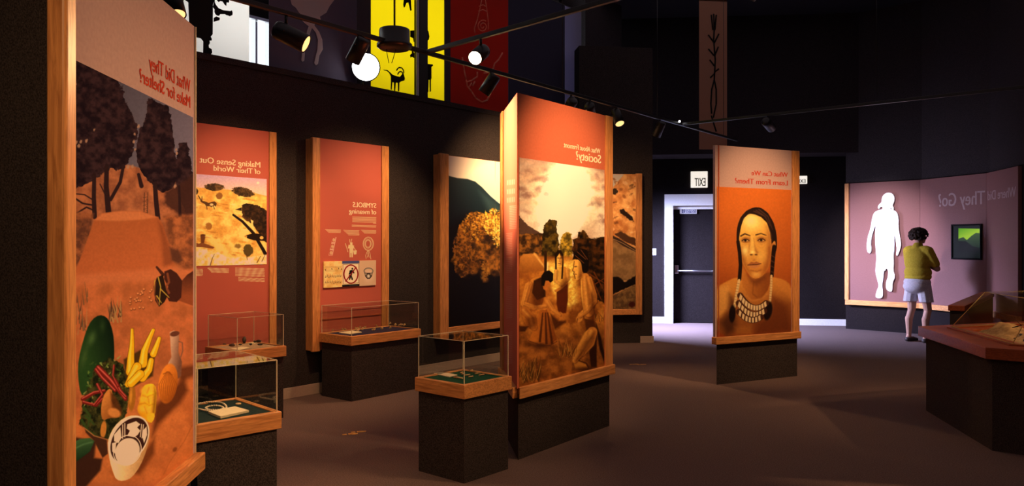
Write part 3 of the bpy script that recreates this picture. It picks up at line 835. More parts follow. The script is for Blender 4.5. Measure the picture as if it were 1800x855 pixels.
# brown banner with a plant drawing, hanging over the exit corridor
PF = Frame(at(1254, 12.0), (1, .06))
bb = banner(1229, 1278, 'cl_dark', 'brown banner with a dark plant drawing hanging above the exit corridor', top=CEIL, F=PF, z0=ZY(263, 12.0))
bb[0].children[0].data.materials[0] = mat_cloth('brown_banner_cloth', (.03, .015, .01), (.40, .21, .145))
o4 = (980, 0, 2.85)
outline(bb, [[(782,70),(785,140),(782,200),(790,300),(785,400)], [(770,75),(778,150)], [(795,75),(788,150)], [(755,175),(785,215)], [(808,170),(785,215)], [(755,245),(785,280)], [(805,235),(787,280)], [(762,300),(785,330)], [(808,345),(788,360)], [(765,390),(785,370)],
             [(785,400),(772,450),(768,520),(772,570)], [(785,400),(795,450),(795,520),(780,590)], [(770,580),(795,660)]], o4, 'cl_black', .012, 'plant_drawing', PF)

# ================================================================== TRACK LIGHTS
TZ = 3.0
T1 = Frame((-.94, 6.28), (.6, .8)); T2 = Frame((-.72, 6.57), (.695, -.72)); T3 = Frame((2.27, 10.56), (.76, -.65))
def track(label, F, x0, x1):
    t = thing('light_track', label, 'light track', (*F.world(x0, 0), TZ), F.rot)
    obj('rail', box(0, x1 - x0, -.016, .016, 0, .034, .003), M['black'], t)
    for k in range(2 + int((x1 - x0) / 2.2)):
        x = .25 + k * 2.2
        if x < x1 - x0 and abs(x + x0) > .3:
            bm = bmesh.new(); tube(bm, (x, 0, .03), (x, 0, CEIL - TZ), .004, None, 6)
            obj('hanger', bm, M['black'], t)
    return t
track('black light track running along the left wall under the banners', T1, -4.4, 7.4)
tk = [o for o in bpy.data.objects if o.name == 'light_track'][0]
bm = bmesh.new(); x_ = T1.x_at(1192) + 4.4; bmesh.ops.create_icosphere(bm, subdivisions=1, radius=.014, matrix=Matrix.Translation((x_, -.02, .045))); obj('indicator_bulb', bm, M['flood'], tk)
track('black light track crossing towards the upper right from the round canopy', T2, .03, 5.4)
track('black light track in the dark leading right from the far end', T3, .03, 4.6)

cn = thing('track_canopy', 'round black power canopy hanging on a rod over the track', 'canopy', (-.94, 6.28, TZ))
obj('drum', lathe([(.02, .13), (.118, .13), (.122, .12), (.122, .02), (.14, .012), (.14, -.012), (.115, -.03), (.02, -.03)], 36), M['black'], cn)
bm = bmesh.new(); tube(bm, (0, 0, .13), (0, 0, CEIL - TZ), .008, None, 8); obj('rod', bm, M['black'], cn)
obj('cord', polytube([(-.065, 0, -.02), (-.06, 0, -.06), (-.045, 0, -.14)], .003, 6), M['black'], cn)
obj('cord', polytube([(.012, 0, -.02), (.0, 0, -.07), (-.022, 0, -.14)], .003, 6), M['black'], cn)

def head(F, x, aim, label, power=0, cone=60, length=.20, r=.058, drop=.09, lens='lens', blend=1.0, z=TZ, group=None, swing=.0):
    p = F.world(x, 0); P0 = Vector((p.x, p.y, z))
    t = thing('track_light', label, 'track light', P0, 0, group)
    d = (Vector(aim) - (P0 - Vector((0, 0, drop)))).normalized(); q = d.to_track_quat('Z', 'Y')
    piv = Vector((0, 0, -drop)); back = piv - d * length * .35
    ln = length
    hs = obj('housing', lathe([(.004, 0), (r * .82, .0), (r * .97, .012), (r, .03), (r, ln), (r * .9, ln), (r * .88, ln - .012), (r * .3, ln - .016)], 28, q, back), M['black'], t)
    obj('lens', lathe([(.002, ln - .013), (r * .87, ln - .013), (r * .87, ln - .004), (r * .5, ln - .0), (.002, ln + .002)], 28, q, back), M[lens], hs)
    bm = bmesh.new(); tube(bm, (0, 0, 0), (0, 0, -drop * .45), .011, None, 10)
    side = q @ Vector((1, 0, 0))
    tube(bm, Vector((0, 0, -drop * .45)), piv + side * (r + .008), .006, None, 8); tube(bm, Vector((0, 0, -drop * .45)), piv - side * (r + .008), .006, None, 8)
    obj('yoke', bm, M['black'], t)
    if power:
        l = bpy.data.lights.new('lamp', 'SPOT'); l.energy = power; l.color = WARM; l.spot_size = math.radians(cone); l.spot_blend = blend; l.shadow_soft_size = .035
        if 'white figure' in label: l.color = (1.0, .86, .96)
        lo = bpy.data.objects.new('lamp', l); COL.objects.link(lo); lo.parent = t
        lo.location = back + d * (ln + .03); lo.rotation_euler = d.to_track_quat('-Z', 'Y').to_euler()
    return t
hx_ = lambda F, px: F.x_at(px)
# heads in view
head(T1, T1.x_at(303), (-1.2, 3.95, .6), 'track light glowing at the top edge of the far left kiosk', 120, 70)
head(T1, T1.x_at(503), (-.01, 5.48, 2.1), 'large black track light at upper left with a thin bright lens rim', 1300, 44, length=.24, r=.066, drop=.13)
head(T1, T1.x_at(633), (-2.45, 6.7, .85), 'black track light in front of the white floodlight', 145, 90, drop=.08)
head(T2, T2.x_at(845), (-1.38, 3.1, 1.1), 'track light facing the room with a glaring bulb beside the red banner', 260, 70, lens='lens_hot', drop=.11)
head(T1, T1.x_at(864), (-1.42, 7.65, 1.15), 'black track light hanging in front of the red banner', 165, 94, drop=.08)
head(T1, T1.x_at(1004), (-.1, 9.6, 1.8), 'small black track light directly above the middle kiosk', 220, 100, length=.16)
head(T1, T1.x_at(1037), (1.5, 11.1, 1.3), 'small black track light above the right end of the middle kiosk', 130, 76, length=.16)
head(T1, T1.x_at(1084), (2.0, 7.4, 0), 'track light with a cream lit lens right of the middle kiosk', 130, 80)
head(T1, T1.x_at(1160), (1.1, 11.0, .7), 'black track light with a pale highlight above the exit corridor', 60, 80)
# heads above and beside the frame
head(T3, 1.2, (5.95, 12.6, 1.35), 'black track light in the dark aimed at the white figure', 1150, 34)
head(T2, 3.05, (.44, 5.66, 1.70), 'track light out of view that lights the middle kiosk front', 285, 62)
head(T2, 3.6, (-.28, 4.9, .55), 'track light out of view that lights the green felt case', 150, 44)
head(T2, 4.4, (-1.38, 2.9, .55), 'track light out of view that lights the still life painting', 430, 62)
TB = Frame((-3.2, .4), (1, -.1))
track('black light track across the room close to the viewer', TB, 0, 8)
head(TB, 2.3, (-1.4, 2.4, 1.2), 'track light out of view that lights the near oak post', 95, 66)
head(TB, 5.2, (1.2, 3.9, .0), 'track light out of view that lights the open carpet', 80, 80)
TR = Frame((5.6, 5.2), (.6, -.8))
track('black light track above the hexagonal case beyond the right edge', TR, -.6, 3)
head(TR, .2, (4.45, 5.9, .7), 'track light out of view over the sand model', 320, 54)
TP = Frame((2.6, 5.7), (.89, .46))
t_ = track('black light track high up near the ceiling beyond the top edge', TP, 0, 2.4); t_.location.z = 3.75
for h_ in t_.children:
    if h_.name.startswith('hanger'): h_.scale.z = .65
head(TP, .8, (2.55, 8.1, 1.4), 'track light out of view aimed at the portrait kiosk', 500, 46, z=3.75)
head(TP, 2.1, (4.4, 8.8, 0), 'track light out of view aimed at the open floor', 100, 70, z=3.75)

fl = BF.moved(0, -.16)
fx, fz = fl.hit(643, 118, 0)
fd = thing('floodlight', 'round white floodlight blazing on the ledge beside the yellow banner', 'floodlight', (*fl.world(fx, 0), SILL), fl.rot)
toc = (Vector((0, 0, CAM_H)) - Vector((*fl.world(fx, 0), fz)))
toc = Matrix.Rotation(-fl.rot, 3, 'Z') @ toc; qf = toc.normalized().to_track_quat('Z', 'Y')
ctr = (0, 0, fz - SILL)
obj('housing', lathe([(.01, -.10), (.08, -.10), (.145, -.03), (.152, -.005), (.152, 0), (.14, 0), (.138, -.01), (.01, -.01)], 36, qf, ctr), M['black'], fd)
obj('lens', lathe([(.003, -.008), (.14, -.008), (.14, 0), (.11, .012), (.003, .018)], 36, qf, ctr), M['flood'], fd)
bm = bmesh.new(); tube(bm, (0, .06, 0), (0, .06, fz - SILL), .012, None, 8); bm_box(bm, -.06, .06, .02, .11, 0, .012); obj('stand', bm, M['black'], fd)

# ================================================================== SIGNS AND SMALL FIXTURES ON THE BACK WALL
def exit_sign(F, px0, px1, py0, py1, label, cz):
    x0, z1 = F.hit(px0, py0, 0); x1, z0 = F.hit(px1, py1, 0)
    t = thing('exit_sign', label, 'exit sign', F.loc(), F.rot)
    obj('box_body', box(x0, x1, -.05, -.002, z0, z1, .006), mat_emit('lit_sign_face', (1.0, .93, .80), .85), t)
    h = z1 - z0
    text_fit('EXIT', x0 + .13 * (x1 - x0) + .03, x1 - .13 * (x1 - x0), z0 + h * .09, z0 + h * .58, -.0505, M['black_letters'], t)
    return t
exit_sign(BW, 1214, 1243.5, 302, 330, 'square white exit sign on the wall above the door', 0)
exit_sign(BW, 1392, 1418, 310, 323.5, 'exit sign half hidden behind the portrait kiosk', 0)
lx, lz = BW.hit(1149.5, 443, 0)
ls = thing('light_switch', 'pale switch plate on the blue wall left of the door', 'light switch', BW.loc(), BW.rot)
obj('plate', box(lx - .025, lx + .04, -.008, 0, lz - .06, lz + .06, .002), M['plate'], ls)
obj('toggle', box(lx + .002, lx + .014, -.018, -.008, lz - .015, lz + .015), M['white'], ls)

# floor stickers
def footprint(c, ang, side, label, k=.46):
    n = 18; pts = []
    for i in range(n):
        t = 2 * PI * i / n; l = math.cos(t); wd = (.042 + .012 * l) * math.sin(t)
        pts.append((wd * k + side * .006 * l * k, .13 * l * k))
    ca, sa = math.cos(ang), math.sin(ang)
    t = thing('floor_footprint', label, 'footprint sticker', (c[0], c[1], 0), ang)
    def sh(p, y0, y1): return [(x, max(y0, min(y1, y))) for x, y in p]
    obj('sole', prism([p for p in pts if p[1] > -.035 * k] , .0005, .003), M['sticker'], t)
    obj('heel', prism([(-.03 * k, -.12 * k), (.03 * k, -.12 * k), (.034 * k, -.07 * k), (.03 * k, -.05 * k), (-.03 * k, -.05 * k), (-.034 * k, -.07 * k)], .0005, .003), M['sticker'], t)
M['sticker'] = mat_noise('yellow_sticker', (.40, .20, .05), (.75, .46, .15), 25, .6, 0)
g = G(615, 764); footprint(g, -1.25, 1, 'yellow footprint sticker on the carpet, the left one near the cases')
g = G(630, 760); footprint(g, -1.25, -1, 'yellow footprint sticker on the carpet, the right one near the cases')
g = G(1114, 641); footprint(g, -1.3, 1, 'faint footprint sticker beyond the middle kiosk, the left one')
g = G(1128, 641.5); footprint(g, -1.3, -1, 'faint footprint sticker beyond the middle kiosk, the right one')
# ================================================================== PRINTED PICTURES AND LETTERING
# ---- kiosk 1: still life and mound shelter
x1p = K1.x_at(339.5, -.003)
P = Print(K1, .002, x1p, .47, K1.hit(340, 207, -.003)[1], 420, 900, -.003)
P.tr(125, 90, 2.95)
P.fill((150, 78, 44))
P.poly([(-20, -60), (700, -60), (700, 640), (-20, 640)], gr((74, 60, 58), (104, 84, 82), (100, 200), (640, 480)), 2)
P.poly([(-20, 600), (300, 590), (480, 640), (560, 690), (700, 720), (700, 1000), (-20, 1000)], nz((128, 70, 42), (160, 90, 52), 40, 1), 6)
leaf_ = nz((34, 20, 20), (60, 36, 32), 26, 2)
P.poly([(-20, -80), (120, 60), (235, 150), (262, 180), (275, 235), (300, 300), (330, 360), (345, 420), (330, 500), (290, 580), (262, 610), (200, 615), (140, 650), (90, 690), (-20, 720)], leaf_, 1.5, 1, 16, 22)
P.poly([(400, 240), (450, 265), (505, 290), (520, 350), (530, 450), (545, 560), (560, 640), (520, 720), (480, 735), (430, 705), (370, 640), (345, 590), (338, 500), (350, 420), (385, 350)], leaf_, 1.5, 1, 10, 18)
P.poly([(560, 480), (600, 475), (615, 540), (625, 610), (640, 640), (640, 860), (600, 850), (560, 760), (540, 700), (545, 570)], leaf_, 1.5, 1, 12, 14)
P.poly([(490, 730), (640, 640), (640, 860), (560, 850), (480, 790)], (66, 36, 26), 10, .8, 8, 20)
for cx, cy, r in ((20, 170, 9), (24, 475, 9), (50, 470, 7), (80, 465, 7), (120, 408, 5), (40, 492, 8), (330, 430, 6), (325, 470, 7), (332, 510, 5), (295, 600, 8), (318, 598, 7), (545, 510, 5), (548, 530, 6), (540, 700, 8), (350, 390, 7), (15, 510, 6)):
    P.ell(cx, cy, r, r * 1.4, (150, 104, 74), 20, 3, .85, 3, 6)
for ln, w0, w1 in (([(185, 600), (182, 700), (195, 850)], 22, 30), ([(270, 600), (255, 680), (205, 770)], 16, 18), ([(120, 640), (118, 760), (122, 860)], 20, 24), ([(435, 690), (440, 770), (450, 870)], 22, 26), ([(560, 700), (565, 860)], 12, 16), ([(15, 760), (60, 790), (115, 800)], 9, 8), ([(20, 740), (70, 745), (110, 770)], 6, 6), ([(30, 840), (80, 810), (115, 825)], 8, 8), ([(150, 690), (175, 740), (188, 790)], 5, 8), ([(350, 640), (365, 700)], 16, 22)):
    P.line(ln, w0, (48, 28, 24), 2, 1, w1)
for k in range(9): P.line([(375 + k % 2 * 20, 760 + 10 * k), (395 - k % 2 * 4, 757 + 10 * k)], 3, (84, 48, 30), 1.5)
P.line([(380, 735), (378, 850)], 4, (80, 46, 30), 1.5); P.line([(398, 735), (396, 850)], 4, (80, 46, 30), 1.5)
P.tr(125, 370, 3.718)
P.poly([(-30, 400), (300, 380), (900, 300), (900, 1500), (-30, 1500)], nz((150, 78, 40), (174, 90, 47), 70, 6), 30)
P.poly([(-10, 0), (150, 20), (130, 160), (60, 330), (-10, 420)], nz((84, 46, 30), (140, 76, 42), 40, 3), 12, .8)
P.poly([(600, 40), (830, 20), (830, 380), (700, 400), (650, 250)], nz((104, 56, 32), (156, 84, 44), 44, 4), 14, .9)
P.poly([(150, 65), (200, 20), (330, 2), (460, 8), (570, 45), (600, 95), (640, 220), (670, 350), (640, 420), (420, 440), (60, 420), (10, 440), (70, 290), (120, 150)], gr((150, 76, 38), (164, 82, 42), (350, 20), (350, 420)), 5)
P.poly([(150, 65), (200, 20), (330, 2), (460, 8), (570, 45), (470, 62), (300, 72)], (176, 98, 54), 8, .8)
P.poly([(560, 60), (600, 95), (640, 220), (670, 350), (600, 380), (590, 220)], (112, 56, 30), 18, .6)
P.poly([(640, 240), (700, 260), (735, 330), (700, 350), (655, 330)], (84, 46, 30), 12, .8)
P.poly([(-10, 420), (400, 390), (700, 360), (830, 400), (830, 470), (400, 470), (-10, 500)], (176, 94, 52), 22, .7)
for k in range(30):
    rr = random.Random(k); bx, by_ = rr.uniform(5, 110), rr.uniform(560, 830)
    P.line([(bx, by_), (bx + rr.uniform(-18, 10), by_ - rr.uniform(40, 130))], 9, rr.choice([(96, 70, 44), (150, 104, 60), (74, 48, 34)]), 2, .7, 1)
for k in range(26):
    rr = random.Random(k + 90); bx, by_ = rr.uniform(245, 330), rr.uniform(650, 740)
    P.line([(bx, by_), (bx + rr.uniform(-30, 14), by_ - rr.uniform(50, 110))], 11, rr.choice([(70, 42, 28), (150, 110, 62), (84, 52, 34)]), 2, .75, 1)
for k in range(22):
    rr = random.Random(k + 40); a_, b_ = rr.uniform(380, 530), rr.uniform(515, 655)
    P.ell(a_, b_, 9, 9, (102, 54, 30), 0, 2, .8); P.ell(a_ - 1, b_ - 3, 7, 6, (196, 116, 64), 0, 2, .9)
P.poly([(715, 470), (760, 420), (840, 370), (840, 640), (700, 590)], gr((70, 34, 22), (128, 62, 32), (760, 400), (750, 560)), 4)
P.poly([(610, 400), (650, 385), (690, 410), (725, 460), (720, 570), (690, 600), (640, 595), (615, 540), (635, 500), (608, 450)], (66, 32, 22), 4)
P.line([(630, 415), (640, 470), (620, 500), (640, 540)], 16, (122, 62, 34), 4, .8)
P.line([(560, 372), (600, 420)], 14, (70, 36, 24), 3, 1, 22)
P.poly([(560, 440), (600, 420), (630, 560), (610, 600), (575, 630), (550, 590), (540, 500)], (46, 28, 18), 3)
for ln in ([(570, 440), (585, 500), (575, 620)], [(585, 515), (640, 570)], [(548, 460), (545, 540)], [(560, 560), (590, 605)]):
    P.line(ln, 9, (176, 132, 48), 2, .9, 5)
P.line([(552, 470), (545, 550), (570, 610)], 8, (110, 56, 32), 2)
# food
P.tr(125, 540, 2.7125)
P.poly([(-10, 520), (200, 420), (330, 330), (590, 260), (620, 860), (-10, 860)], nz((164, 84, 38), (186, 100, 46), 60, 8), 40, .75)
P.poly([(500, 290), (600, 270), (590, 330), (520, 360)], (96, 46, 22), 14, .8)
P.poly([(400, 470), (540, 330), (560, 400), (520, 460), (420, 560), (385, 620)], (92, 44, 20), 16, .85)
P.poly([(260, 800), (400, 620), (400, 700), (330, 800)], (104, 50, 22), 14, .8)
P.poly([(10, 620), (120, 640), (110, 720), (150, 725), (140, 780), (70, 860), (10, 860)], (60, 32, 20), 8, .95)
P.poly([(118, 44), (150, 38), (180, 60), (200, 120), (206, 190), (205, 260), (180, 300), (120, 330), (70, 420), (45, 420), (32, 330), (35, 250), (60, 150), (85, 80)], gr((44, 62, 26), (22, 30, 16), (60, 200), (200, 160)), 3, 1, 0, 8, 1)
P.ell(98, 150, 18, 34, (82, 98, 48), 20, 14, .6); P.ell(62, 240, 12, 50, (74, 84, 40), 14, 12, .6); P.ell(150, 90, 14, 30, (52, 66, 30), 0, 12, .6)
P.poly([(40, 560), (60, 440), (110, 300), (180, 240), (240, 270), (270, 330), (280, 420), (240, 600), (180, 640), (110, 620)], nz((30, 28, 14), (74, 62, 26), 18, 9), 4, 1, 10, 16)
for k in range(60):
    rr = random.Random(k + 300); a_, b_ = rr.uniform(60, 270), rr.uniform(245, 470)
    P.line([(a_, b_), (a_ + rr.uniform(-14, 14), b_ + rr.uniform(-16, 16))], 8, rr.choice([(92, 104, 40), (60, 72, 28), (140, 128, 60), (30, 34, 16)]), 2, .8, 3)
for ln, w0 in (([(130, 290), (190, 350), (260, 440)], 26), ([(120, 300), (150, 340), (210, 400)], 20), ([(210, 350), (235, 400), (262, 430)], 18), ([(55, 440), (110, 410), (160, 400)], 18), ([(60, 455), (120, 470), (150, 440)], 16), ([(125, 370), (150, 420), (110, 470)], 15), ([(205, 280), (200, 330), (225, 380)], 10)):
    P.line(ln, w0, (106, 28, 20), 3, 1, w0 * .7); P.line([(a_ - 2, b_ - 4) for a_, b_ in ln], w0 * .35, (188, 84, 62), 3, .8)
gourd = gr((198, 122, 22), (226, 168, 34), (300, 400), (380, 380))
P.ell(290, 435, 17, 62, (150, 88, 26), 4, 3); P.ell(285, 425, 7, 40, (192, 120, 40), 4, 4, .8)
P.poly([(250, 250), (330, 205), (400, 230), (390, 330), (300, 380), (260, 340)], (72, 44, 18), 6, .9)
def squash(pts, w0, w1, c=(206, 142, 22)):
    P.line(pts, w0 + 4, (112, 66, 12), 2, 1, w1 + 4); P.line(pts, w0, c, 2.5, 1, w1); P.line([(a_ - w1 * .12, b_ - 2) for a_, b_ in pts], w0 * .35, (240, 194, 56), 3, .8, w1 * .3)
squash([(292, 108), (290, 180), (285, 240), (282, 310)], 11, 40)
squash([(392, 110), (370, 160), (350, 210), (342, 270)], 14, 40)
squash([(420, 150), (408, 185), (392, 225)], 16, 30)
squash([(382, 255), (372, 300), (340, 340)], 24, 34)
squash([(315, 285), (290, 330), (270, 370)], 40, 26)
squash([(330, 320), (300, 350), (285, 365)], 38, 36)
P.poly([(345, 375), (375, 365), (400, 370), (408, 410), (405, 460), (400, 520), (380, 555), (360, 545), (320, 510), (316, 480), (330, 440), (335, 410)], gourd, 3, 1, 0, 8, 1)
for cx, cy in ((350, 400), (380, 390), (345, 440), (385, 440), (340, 485), (375, 490)): P.ell(cx, cy, 20, 18, (222, 152, 44), 0, 10, .8); 
for ln in ([(340, 422), (362, 430), (390, 418)], [(325, 466), (352, 458), (372, 470), (400, 462)], [(372, 385), (362, 410)], [(366, 432), (372, 460)], [(350, 478), (362, 508)]): P.line(ln, 4, (150, 88, 20), 6, .6)
P.poly([(395, 370), (410, 410), (407, 470), (400, 522), (380, 555), (386, 480), (392, 420)], (120, 66, 16), 10, .7)
P.poly([(355, 520), (395, 500), (400, 530), (378, 560)], (218, 150, 34), 3, 1, 0, 8, 1)
P.poly([(470, 120), (490, 112), (515, 120), (512, 220), (528, 260), (525, 330), (500, 350), (470, 330), (462, 270), (478, 240)], gr((182, 130, 94), (110, 66, 44), (472, 200), (528, 210)), 2.5)
P.ell(494, 128, 23, 12, (96, 50, 32), -12, 2); P.line([(514, 165), (530, 170), (532, 210), (522, 240)], 6, (126, 74, 48), 2)
P.ell(462, 366, 45, 96, gr((206, 112, 36), (150, 74, 22), (430, 340), (508, 380)), 8, 3)
for k in range(-4, 5):
    P.line([(462 + k * 2, 310), (462 + k * 10.5, 370), (455 + k * 6, 450)], 2.5, (128, 60, 18), 2.5, .75)
P.line([(440, 320), (462, 310), (482, 325)], 4, (128, 62, 20), 2, .8)
P.poly([(178, 388), (200, 400), (190, 460), (245, 510), (225, 530), (180, 530), (150, 545), (140, 500), (150, 430)], gr((186, 110, 48), (120, 62, 24), (150, 450), (230, 500)), 3, 1, 0, 8, 1)
P.poly([(185, 400), (215, 430), (240, 480), (246, 510), (200, 510), (190, 450)], (94, 46, 20), 6, .7)
P.ell(154, 585, 14, 42, (176, 104, 40), 6, 3); P.ell(205, 505, 32, 22, (186, 110, 50), 20, 5, .9)
P.poly([(60, 560), (100, 600), (170, 630), (175, 700), (150, 720), (110, 640), (70, 600)], (70, 38, 22), 4)
for ln in ([(60, 480), (90, 520), (80, 570)], [(70, 520), (110, 560)], [(50, 540), (80, 590), (130, 620)]): P.line(ln, 14, (56, 66, 26), 4, .9, 8)
P.line([(60, 575), (110, 615), (180, 635)], 5, (168, 100, 52), 2, .9)
P.poly([(-10, 660), (40, 630), (90, 625), (112, 640), (90, 690), (30, 735), (-10, 750)], gr((64, 84, 44), (26, 38, 20), (30, 640), (60, 740)), 3)
P.line([(10, 680), (60, 655), (100, 645)], 8, (98, 118, 70), 5, .6)
# bowl
bowl_o = [(173, 660), (180, 620), (205, 570), (250, 528), (300, 514), (345, 525), (372, 560), (378, 610), (362, 680), (330, 760), (290, 815), (250, 832), (215, 825), (200, 790), (185, 740)]
P.poly(bowl_o, gr((226, 180, 120), (168, 112, 62), (220, 700), (360, 720)), 2.5, 1, 0, 8, 1)
ang = -34
P.ell(275, 634, 84, 124, (226, 190, 140), 33, 2.5); P.ell(277, 634, 76, 116, (60, 30, 22), 33, 2.5)
P.ell(268, 690, 56, 66, (238, 208, 152), 28, 3)
P.ring(268, 684, 64, 74, 4, (232, 200, 150), 28)
for pts in ([(268, 560), (310, 545), (330, 560), (315, 575), (330, 590), (318, 610), (300, 622), (268, 615), (280, 590), (265, 580)], [(205, 610), (235, 575), (240, 625), (225, 650), (205, 640)], [(342, 590), (360, 570), (362, 610), (348, 650), (340, 620)], [(195, 650), (215, 645), (210, 700), (196, 690)]):
    P.poly(pts, (232, 200, 146), 2)
for ln in ([(246, 562), (246, 628)], [(256, 556), (256, 620)], [(336, 560), (330, 620)], [(345, 562), (338, 625)]): P.line(ln, 4, (226, 190, 140), 2)
P.ell(280, 690, 40, 50, (250, 224, 170), 33, 14, .7)
P.poly([(470, 690), (520, 640), (570, 570), (590, 560), (590, 700), (500, 760), (440, 840)], (186, 100, 46), 20, .5)
P.line([(440, 800), (470, 740), (540, 640), (580, 560)], 4, (140, 70, 30), 4, .6); P.ell(495, 680, 14, 10, (112, 54, 24), -50, 4, .7)
P.tr(0, 0, 1); P.tex(.05, 3, 4)
P.sheet('painting', -.003, .001, P.material('still_life_picture', (1, .57, .30), .85, 0, 1.5, contrast=1.14), k1)
def hd(F, parent, body, pR, pL, yt, yb, mat, y=-.0002):
    xr, zt = F.hit(pR, yt, y); zb = F.hit(pR, yb, y)[1]; xl = F.hit(pL, yt, y)[0]
    return text_fit(body, xl, xr, zb, zt, y, mat, parent)
hd(K1, k1, 'What Did They', 334, 262, 141, 163, M['red_letters'])
hd(K1, k1, 'Make for Shelter?', 334, 245, 169.5, 190, M['red_letters'])

# ---- kiosk 2: camp scene
xa, xb = K2.x_at(913, -.003), K2.x_at(1062.5, -.003)
P = Print(K2, xa, xb, .478, K2.hit(913, 277, -.003)[1], 360, 860, -.003)
P.tr(880, 160, 3.055)
P.fill((190, 110, 40))
P.poly([(60, 300), (600, 300), (600, 900), (60, 900)], nz((192, 138, 96), (236, 190, 138), 110, 20), 2)
P.poly([(60, 330), (600, 390), (600, 440), (60, 400)], (170, 118, 88), 40, .6)
for cx, cy, rx, ry, c, a_ in ((350, 560, 190, 190, (248, 216, 150), .75), (340, 590, 120, 190, (255, 240, 190), .9), (330, 620, 80, 150, (255, 250, 225), 1), (400, 480, 60, 50, (255, 244, 205), .8)):
    P.ell(cx, cy, rx, ry, c, 10, 70, a_)
for k in range(26):
    rr = random.Random(k + 5); a_, b_ = rr.choice([rr.uniform(105, 250), rr.uniform(430, 560)]), rr.uniform(420, 640)
    P.ell(a_, b_, rr.uniform(14, 34), rr.uniform(8, 20), rr.choice([(232, 176, 120), (176, 122, 92), (204, 146, 104)]), rr.uniform(-30, 30), 10, .55, 6, 14)
for k in range(34):
    rr = random.Random(k + 61); e_ = k % 3
    a_, b_ = (rr.uniform(100, 190), rr.uniform(400, 660)) if e_ == 0 else (rr.uniform(500, 580), rr.uniform(420, 720)) if e_ == 1 else (rr.uniform(110, 560), rr.uniform(345, 400))
    P.ell(a_, b_, rr.uniform(18, 44), rr.uniform(7, 16), rr.choice([(150, 98, 72), (176, 118, 84), (228, 170, 116)]), rr.uniform(-25, 25), 12, .6, 8, 16)
P.poly([(100, 670), (115, 690), (150, 725), (220, 770), (100, 790)], (110, 72, 48), 2, 1, 4, 10)
P.poly([(95, 770), (240, 765), (240, 930), (95, 930)], nz((70, 42, 22), (170, 104, 40), 22, 21), 4, 1, 6, 12)
tr_ = nz((52, 36, 16), (120, 84, 28), 20, 22)
P.poly([(235, 720), (262, 692), (300, 700), (306, 760), (316, 830), (300, 930), (210, 930), (222, 830)], tr_, 2, 1, 10, 16)
P.poly([(330, 770), (355, 755), (380, 770), (384, 840), (390, 930), (320, 930), (316, 830)], nz((104, 76, 26), (206, 150, 50), 16, 24), 2, 1, 8, 12)
P.poly([(390, 800), (412, 790), (420, 760), (450, 752), (470, 790), (500, 800), (520, 790), (580, 770), (580, 1100), (420, 1000), (390, 900)], nz((34, 22, 12), (120, 74, 28), 18, 23), 2, 1, 12, 18)
P.tr(900, 420, 3.055)
P.poly([(30, 90), (500, 100), (520, 900), (20, 900)], nz((150, 82, 30), (204, 124, 48), 40, 30), 12)
P.poly([(20, 520), (520, 480), (520, 900), (20, 900)], nz((128, 70, 28), (186, 108, 44), 36, 35), 40, .8)
P.poly([(190, 120), (340, 110), (350, 340), (300, 380), (190, 330)], nz((228, 158, 60), (255, 206, 96), 16, 31), 20, .9)
P.poly([(42, 105), (60, 82), (130, 78), (160, 120), (185, 170), (40, 190)], gr((206, 130, 54), (168, 96, 36), (90, 80), (90, 180)), 3)
P.line([(120, 80), (150, 120), (185, 165)], 12, (226, 158, 76), 4, .8)
P.poly([(320, 60), (345, 0), (500, 0), (500, 350), (450, 320), (430, 220), (380, 180)], nz((40, 24, 12), (104, 58, 22), 20, 33), 5, 1, 8, 14)
for ln in ([(415, 190), (500, 240)], [(430, 215), (480, 330)], [(420, 260), (500, 210)], [(440, 180), (495, 280)]): P.line(ln, 9, (128, 66, 26), 2.5, .9, 5)
P.poly([(40, 190), (120, 180), (200, 230), (250, 330), (300, 380), (300, 460), (210, 470), (40, 400)], nz((168, 92, 34), (206, 124, 46), 30, 34), 16, .8)
# standing stick and seated man in the middle
P.line([(180, 70), (180, 180)], 14, (70, 40, 18), 3); P.line([(192, 130), (190, 180)], 8, (240, 190, 110), 3)
P.poly([(230, 250), (225, 170), (255, 150), (295, 150), (302, 200), (300, 240), (290, 280), (250, 300)], gr((240, 180, 78), (196, 116, 40), (230, 200), (300, 200)), 3, 1, 0, 8, 1)
P.ell(254, 105, 21, 40, (236, 172, 76), 0, 3); P.poly([(232, 130), (230, 85), (245, 62), (262, 60), (276, 85), (277, 130), (272, 215), (265, 215), (270, 110), (255, 78), (240, 100), (240, 220), (232, 215)], (52, 30, 14), 3)
P.poly([(255, 78), (277, 95), (274, 140), (256, 146)], (170, 100, 40), 6, .55); P.line([(244, 103), (252, 104)], 4, (90, 46, 20), 2.5, .8); P.line([(259, 104), (267, 103)], 4, (90, 46, 20), 2.5, .8); P.line([(255, 106), (254, 122), (258, 122)], 2, (170, 96, 40), 1.5); P.line([(249, 133), (260, 133)], 3, (130, 62, 28), 1.5)
P.poly([(240, 285), (300, 240), (300, 330), (290, 400), (250, 400), (240, 350)], (112, 48, 20), 5); P.line([(235, 280), (265, 265), (290, 235)], 14, (206, 128, 48), 3, 1, 12)
